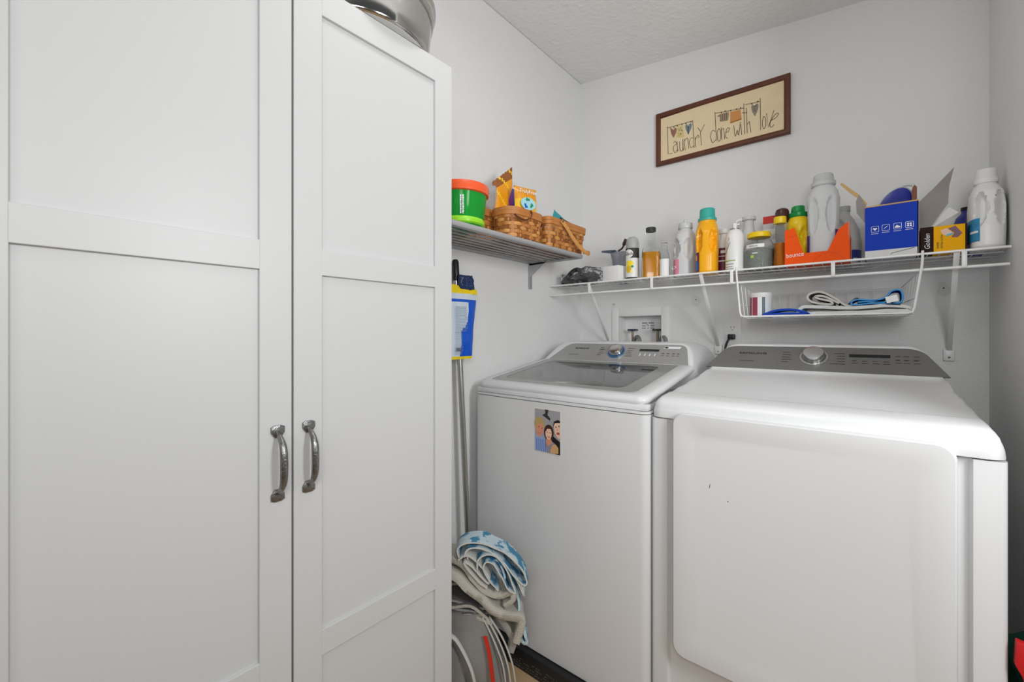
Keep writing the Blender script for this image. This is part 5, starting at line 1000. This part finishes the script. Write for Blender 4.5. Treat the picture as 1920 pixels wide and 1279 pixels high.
for x, z in ((-0.720, 2.103), (-0.705, 2.104), (-0.689, 2.106), (-0.668, 2.106), (-0.650, 2.104), (-0.628, 2.105), (-0.500, 2.104), (-0.485, 2.105), (-0.462, 2.100), (-0.440, 2.099), (-0.424, 2.098), (-0.382, 2.101), (-0.360, 2.103)): decal(b, ell(x, z, 0.0025, 0.0035, 8), y_-0.0006, 6)
fin(b, [M('sign_'+n, S(c), 0.7) for n, c in (('red', '96685c'), ('yellow', 'd6c284'), ('blue', '71868c'), ('taupe', 'a08a72'), ('orange', 'cf8f52'), ('grey', '8a8478'), ('ink', '3a3028'), ('pale', '4d443c'))], 'painted_clothes', sg, smooth=False)
# ---------------- towels and bags on the floor beside the washer ----------------
# the pile leans in the gap between cabinet and washer; its folds face the room
OY = 40.2; U = 0.00170
PO = V((-0.901, 0.976, 0.0))          # point on the floor under the pile's middle
RX = V((0.7638, 0.6455, 0)); FW = V((-0.6455, 0.7638, 0))
def pile_mx(du, dv, back): return Matrix.Translation(PO+RX*du+V((0, 0, dv))+FW*back) @ Matrix.Rotation(math.radians(OY), 4, 'Z')
def T(pts, cx=925, cz=1279, s=U): return [((p[0]-cx)*s, (cz-p[1])*s) for p in pts]
ZT = 0.045
def tw(name, label, pts, back, w, th, mats, amp=0.002, seed=0, **k):
    b = NB(); sheet(b, T(pts), 0, w, th, pile_mx(0, ZT, back), amp, seed, 0, 1 if len(mats) > 1 else 0, k=6, **k)
    return tag(fin(b, mats, name, ang=75), label, 'towel')
# big folded tote bags at the bottom
bg = thing('tote_bag', 'large grey tote bag with a red edge strip on the floor beside the washer', 'bag', (PO.x, PO.y, 0.0))
m_tote = M('grey_tote', S('8b8a88'), 0.55, bump=0.5, bscale=30, var=0.1); m_trim = M('tote_piping', S('c3c1bd'), 0.6); m_redt = M('red_strip', S('c4321f'), 0.5)
def pp(x, y, back=0.0): return PO+RX*((x-925)*U)+V((0, 0, (1279-y)*U+ZT))+FW*back
b = NB(); R_ = []
for k in range(15):
    t_ = k/14; px = 838+(905-838)*0; top = []
    y = 1340-(1340-1150)*t_; l = 800; r = 966-(1340-y)*0.22-8*math.sin(t_*3); dpt = 0.10-0.03*t_
    base = [pp(l, y, 0.02+0.01*math.sin(t_*5)), pp((l+r)/2, y, -0.012+0.008*math.sin(t_*9)), pp(r-12, y, 0.0), pp(r, y, 0.02), pp(r, y, dpt), pp(l, y, dpt)]
    R_.append([V((p.x, p.y, max(0.002, p.z))) for p in base])
R_ = [r for i, r in enumerate(R_)]
t = NB(); rings(t, R_[3:]); bmesh.ops.subdivide_edges(t, edges=list(t.edges), cuts=2, use_grid_fill=True)
for v in t.verts:
    n_ = noise.noise(v.co*9)*0.008; v.co += FW*n_; 
merge(b, t); fin(b, m_tote, 'bag_body', bg, ang=50)
for i, (xo, col_) in enumerate(((0, m_trim), (9, m_trim), (18, m_trim))):
    b = NB(); P = smooth_pts([pp(905+xo*0.7, 1155, 0.0), pp(925+xo, 1195, -0.004), pp(942+xo, 1240, -0.006), pp(949+xo, 1285, -0.006), pp(952+xo, 1300, -0.004)], 5); tube(b, P, 0.0045, 8, flat=0.6); fin(b, col_, 'piping', bg)
b = NB(); L = []
P = smooth_pts([pp(910, 1185, -0.014), pp(918, 1215, -0.018), pp(923, 1250, -0.020), pp(928, 1295, -0.018)], 5)
for p in P: L.append([p-RX*0.0065, p-RX*0.006-FW*0.002, p+RX*0.006-FW*0.002, p+RX*0.0065])
rings(b, L); fin(b, m_redt, 'red_strip', bg, smooth=False)
hp = thing('bag_handle_hoop', 'pale curved hoop of a folded fabric bin in front of the tote bag', 'hoop', pp(870, 1300, -0.03))
hp.location.z = 0.0; WLOC[hp.name] = V(hp.location)
b = NB(); tube(b, smooth_pts([pp(835, 1172, -0.035), pp(855, 1178, -0.037), pp(872, 1203, -0.038), pp(888, 1240, -0.038), pp(897, 1285, -0.036), pp(899, 1302, -0.034)], 6), 0.0085, 12, flat=0.6); fin(b, m_trim, 'hoop_rim', hp)
b = NB(); P1 = smooth_pts([pp(820, 1200, -0.030), pp(850, 1200, -0.032), pp(868, 1235, -0.034), pp(882, 1290, -0.032), pp(884, 1300, -0.03)], 5); P2 = [p+FW*0.012 for p in P1]
vs = [(b.verts.new(p), b.verts.new(V((pp(815, 1301, -0.03).x+0.0*i, pp(815, 1301, -0.03).y, 0.012)))) for i, p in enumerate(P1)]
L = [[p, V((p.x, p.y, 0.010)), V((p.x, p.y, 0.010))+FW*0.01, p+FW*0.01] for p in P1]; b.free(); b = NB(); rings(b, L); fin(b, m_tote, 'fabric_side', hp)
# folded dark cloths under the towels
tw('folded_cloth', 'dark grey folded cloths squeezed under the pale towels', [(835, 1100), (870, 1098), (895, 1120), (915, 1140), (890, 1142), (860, 1130), (838, 1128), (836, 1138), (870, 1146), (900, 1150)], 0.005, 0.12, 0.010, [m_cl['dgrey'], m_cl['grey']], seed=3)
tw('folded_cloth', 'crumpled grey cloth with a small red lining resting on the tote bag', [(835, 1140), (880, 1136), (905, 1150), (922, 1168), (905, 1160), (880, 1152), (840, 1158)], -0.004, 0.12, 0.012, [m_cl['dgrey'], m_cl['beige']], seed=5)
# beige towels
tw('bath_towel', 'long beige towel draped diagonally over the pile with its end hanging at the washer', [(835, 1068), (855, 1075), (880, 1095), (905, 1120), (935, 1142), (962, 1150), (976, 1158), (972, 1180), (966, 1195)], -0.025, 0.10, 0.026, [m_cl['beige'], m_cl['beige']], seed=7, amp=0.004)
tw('bath_towel', 'beige towel folded over itself above the diagonal one', [(838, 1046), (858, 1052), (882, 1075), (905, 1102), (935, 1115), (958, 1108), (960, 1122), (945, 1134)], -0.012, 0.09, 0.020, [m_cl['beige'], m_cl['beige']], seed=11, amp=0.004)
tw('bath_towel', 'rough beige towel end hanging down at the right of the bags', [(930, 1150), (950, 1180), (962, 1205), (958, 1225)], 0.004, 0.06, 0.020, [m_cl['beige'], m_cl['grey']], seed=13, amp=0.003)
tw('bath_towel', 'ribbed cream towel folded under the blue patterned roll', [(862, 1046), (878, 1038), (898, 1052), (916, 1076), (918, 1088), (905, 1078), (888, 1058), (874, 1050), (880, 1062), (900, 1086), (916, 1096)], -0.020, 0.09, 0.0070, [m_cl['cream'], m_cl['cream']], seed=17)
# rolled blue patterned beach towels with pale hems
tw('beach_towel', 'outer blue and white patterned towel rolled on top of the pile', [(864, 1040), (862, 1024), (878, 1014), (905, 1015), (928, 1024), (952, 1036), (974, 1058), (986, 1084), (980, 1090), (962, 1074), (945, 1050), (925, 1034), (900, 1024), (880, 1026), (874, 1040)], -0.022, 0.075, 0.0060, [m_cl['print'], m_cl['cream']], seed=21)
tw('beach_towel', 'middle layer of the rolled blue patterned towels', [(880, 1046), (878, 1032), (892, 1025), (914, 1030), (936, 1044), (956, 1066), (972, 1092), (982, 1112), (978, 1096), (966, 1078)], -0.016, 0.07, 0.0060, [m_cl['print'], m_cl['cream']], seed=23)
tw('beach_towel', 'inner coil of the rolled blue patterned towels', [(896, 1062), (898, 1044), (912, 1034), (930, 1038), (944, 1054), (958, 1082), (966, 1104), (952, 1096), (938, 1070), (926, 1052), (912, 1048), (908, 1062), (920, 1084), (934, 1100)], -0.024, 0.07, 0.0060, [m_cl['print'], m_cl['cream']], seed=27)
tw('beach_towel', 'innermost blue fold at the heart of the towel roll', [(918, 1054), (930, 1046), (940, 1060), (946, 1080), (936, 1076), (928, 1062)], -0.015, 0.05, 0.008, [M('deep_blue_print', S('2f74a8'), 0.9, var=0.6, bscale=60), m_cl['print']], seed=31)
tw('beach_towel', 'teal and white towel tail hanging down beside the washer below the roll', [(958, 1098), (968, 1110), (972, 1140), (970, 1165), (980, 1185), (986, 1205), (980, 1208), (970, 1196)], 0.006, 0.05, 0.010, [m_cl['print'], M('pale_teal_cloth', S('b9cfd2'), 0.9, bump=0.4, bscale=200)], seed=33)
# red and green bag in the gap by the right wall
rg = thing('gift_bag', 'red and green bag tucked in the gap between dryer and right wall', 'bag', (0.242, 1.30, 0))
b = NB(); R_ = []
for z_, a_ in ((0.001, 0.030), (0.20, 0.031), (0.40, 0.032), (0.485, 0.028), (0.51, 0.012)): R_.append([V((0.241+sx_*a_, 1.28+sy_*0.11*(1 if z_ < 0.5 else 0.9), z_+0.01*sx_*(z_ > 0.5))) for sx_, sy_ in ((-1, -1), (1, -1), (1, 1), (-1, 1))])
rings(b, R_); fin(b, M('dark_green_fabric', S('0f4d3c'), 0.6, var=0.5, bscale=30), 'bag_body', rg)
b = NB(); prism(b, [(0.196, 0.548), (0.198, 0.592), (0.220, 0.588), (0.250, 0.580), (0.268, 0.545), (0.262, 0.50), (0.235, 0.48), (0.215, 0.49), (0.205, 0.53)], 1.155, 1.172, bev=0.002); prism(b, [(0.212, 0.48), (0.262, 0.50), (0.264, 0.46), (0.222, 0.465)], 1.158, 1.170, bev=0.002)
fin(b, M('red_fabric', S('c3151b'), 0.5), 'red_trim', rg)
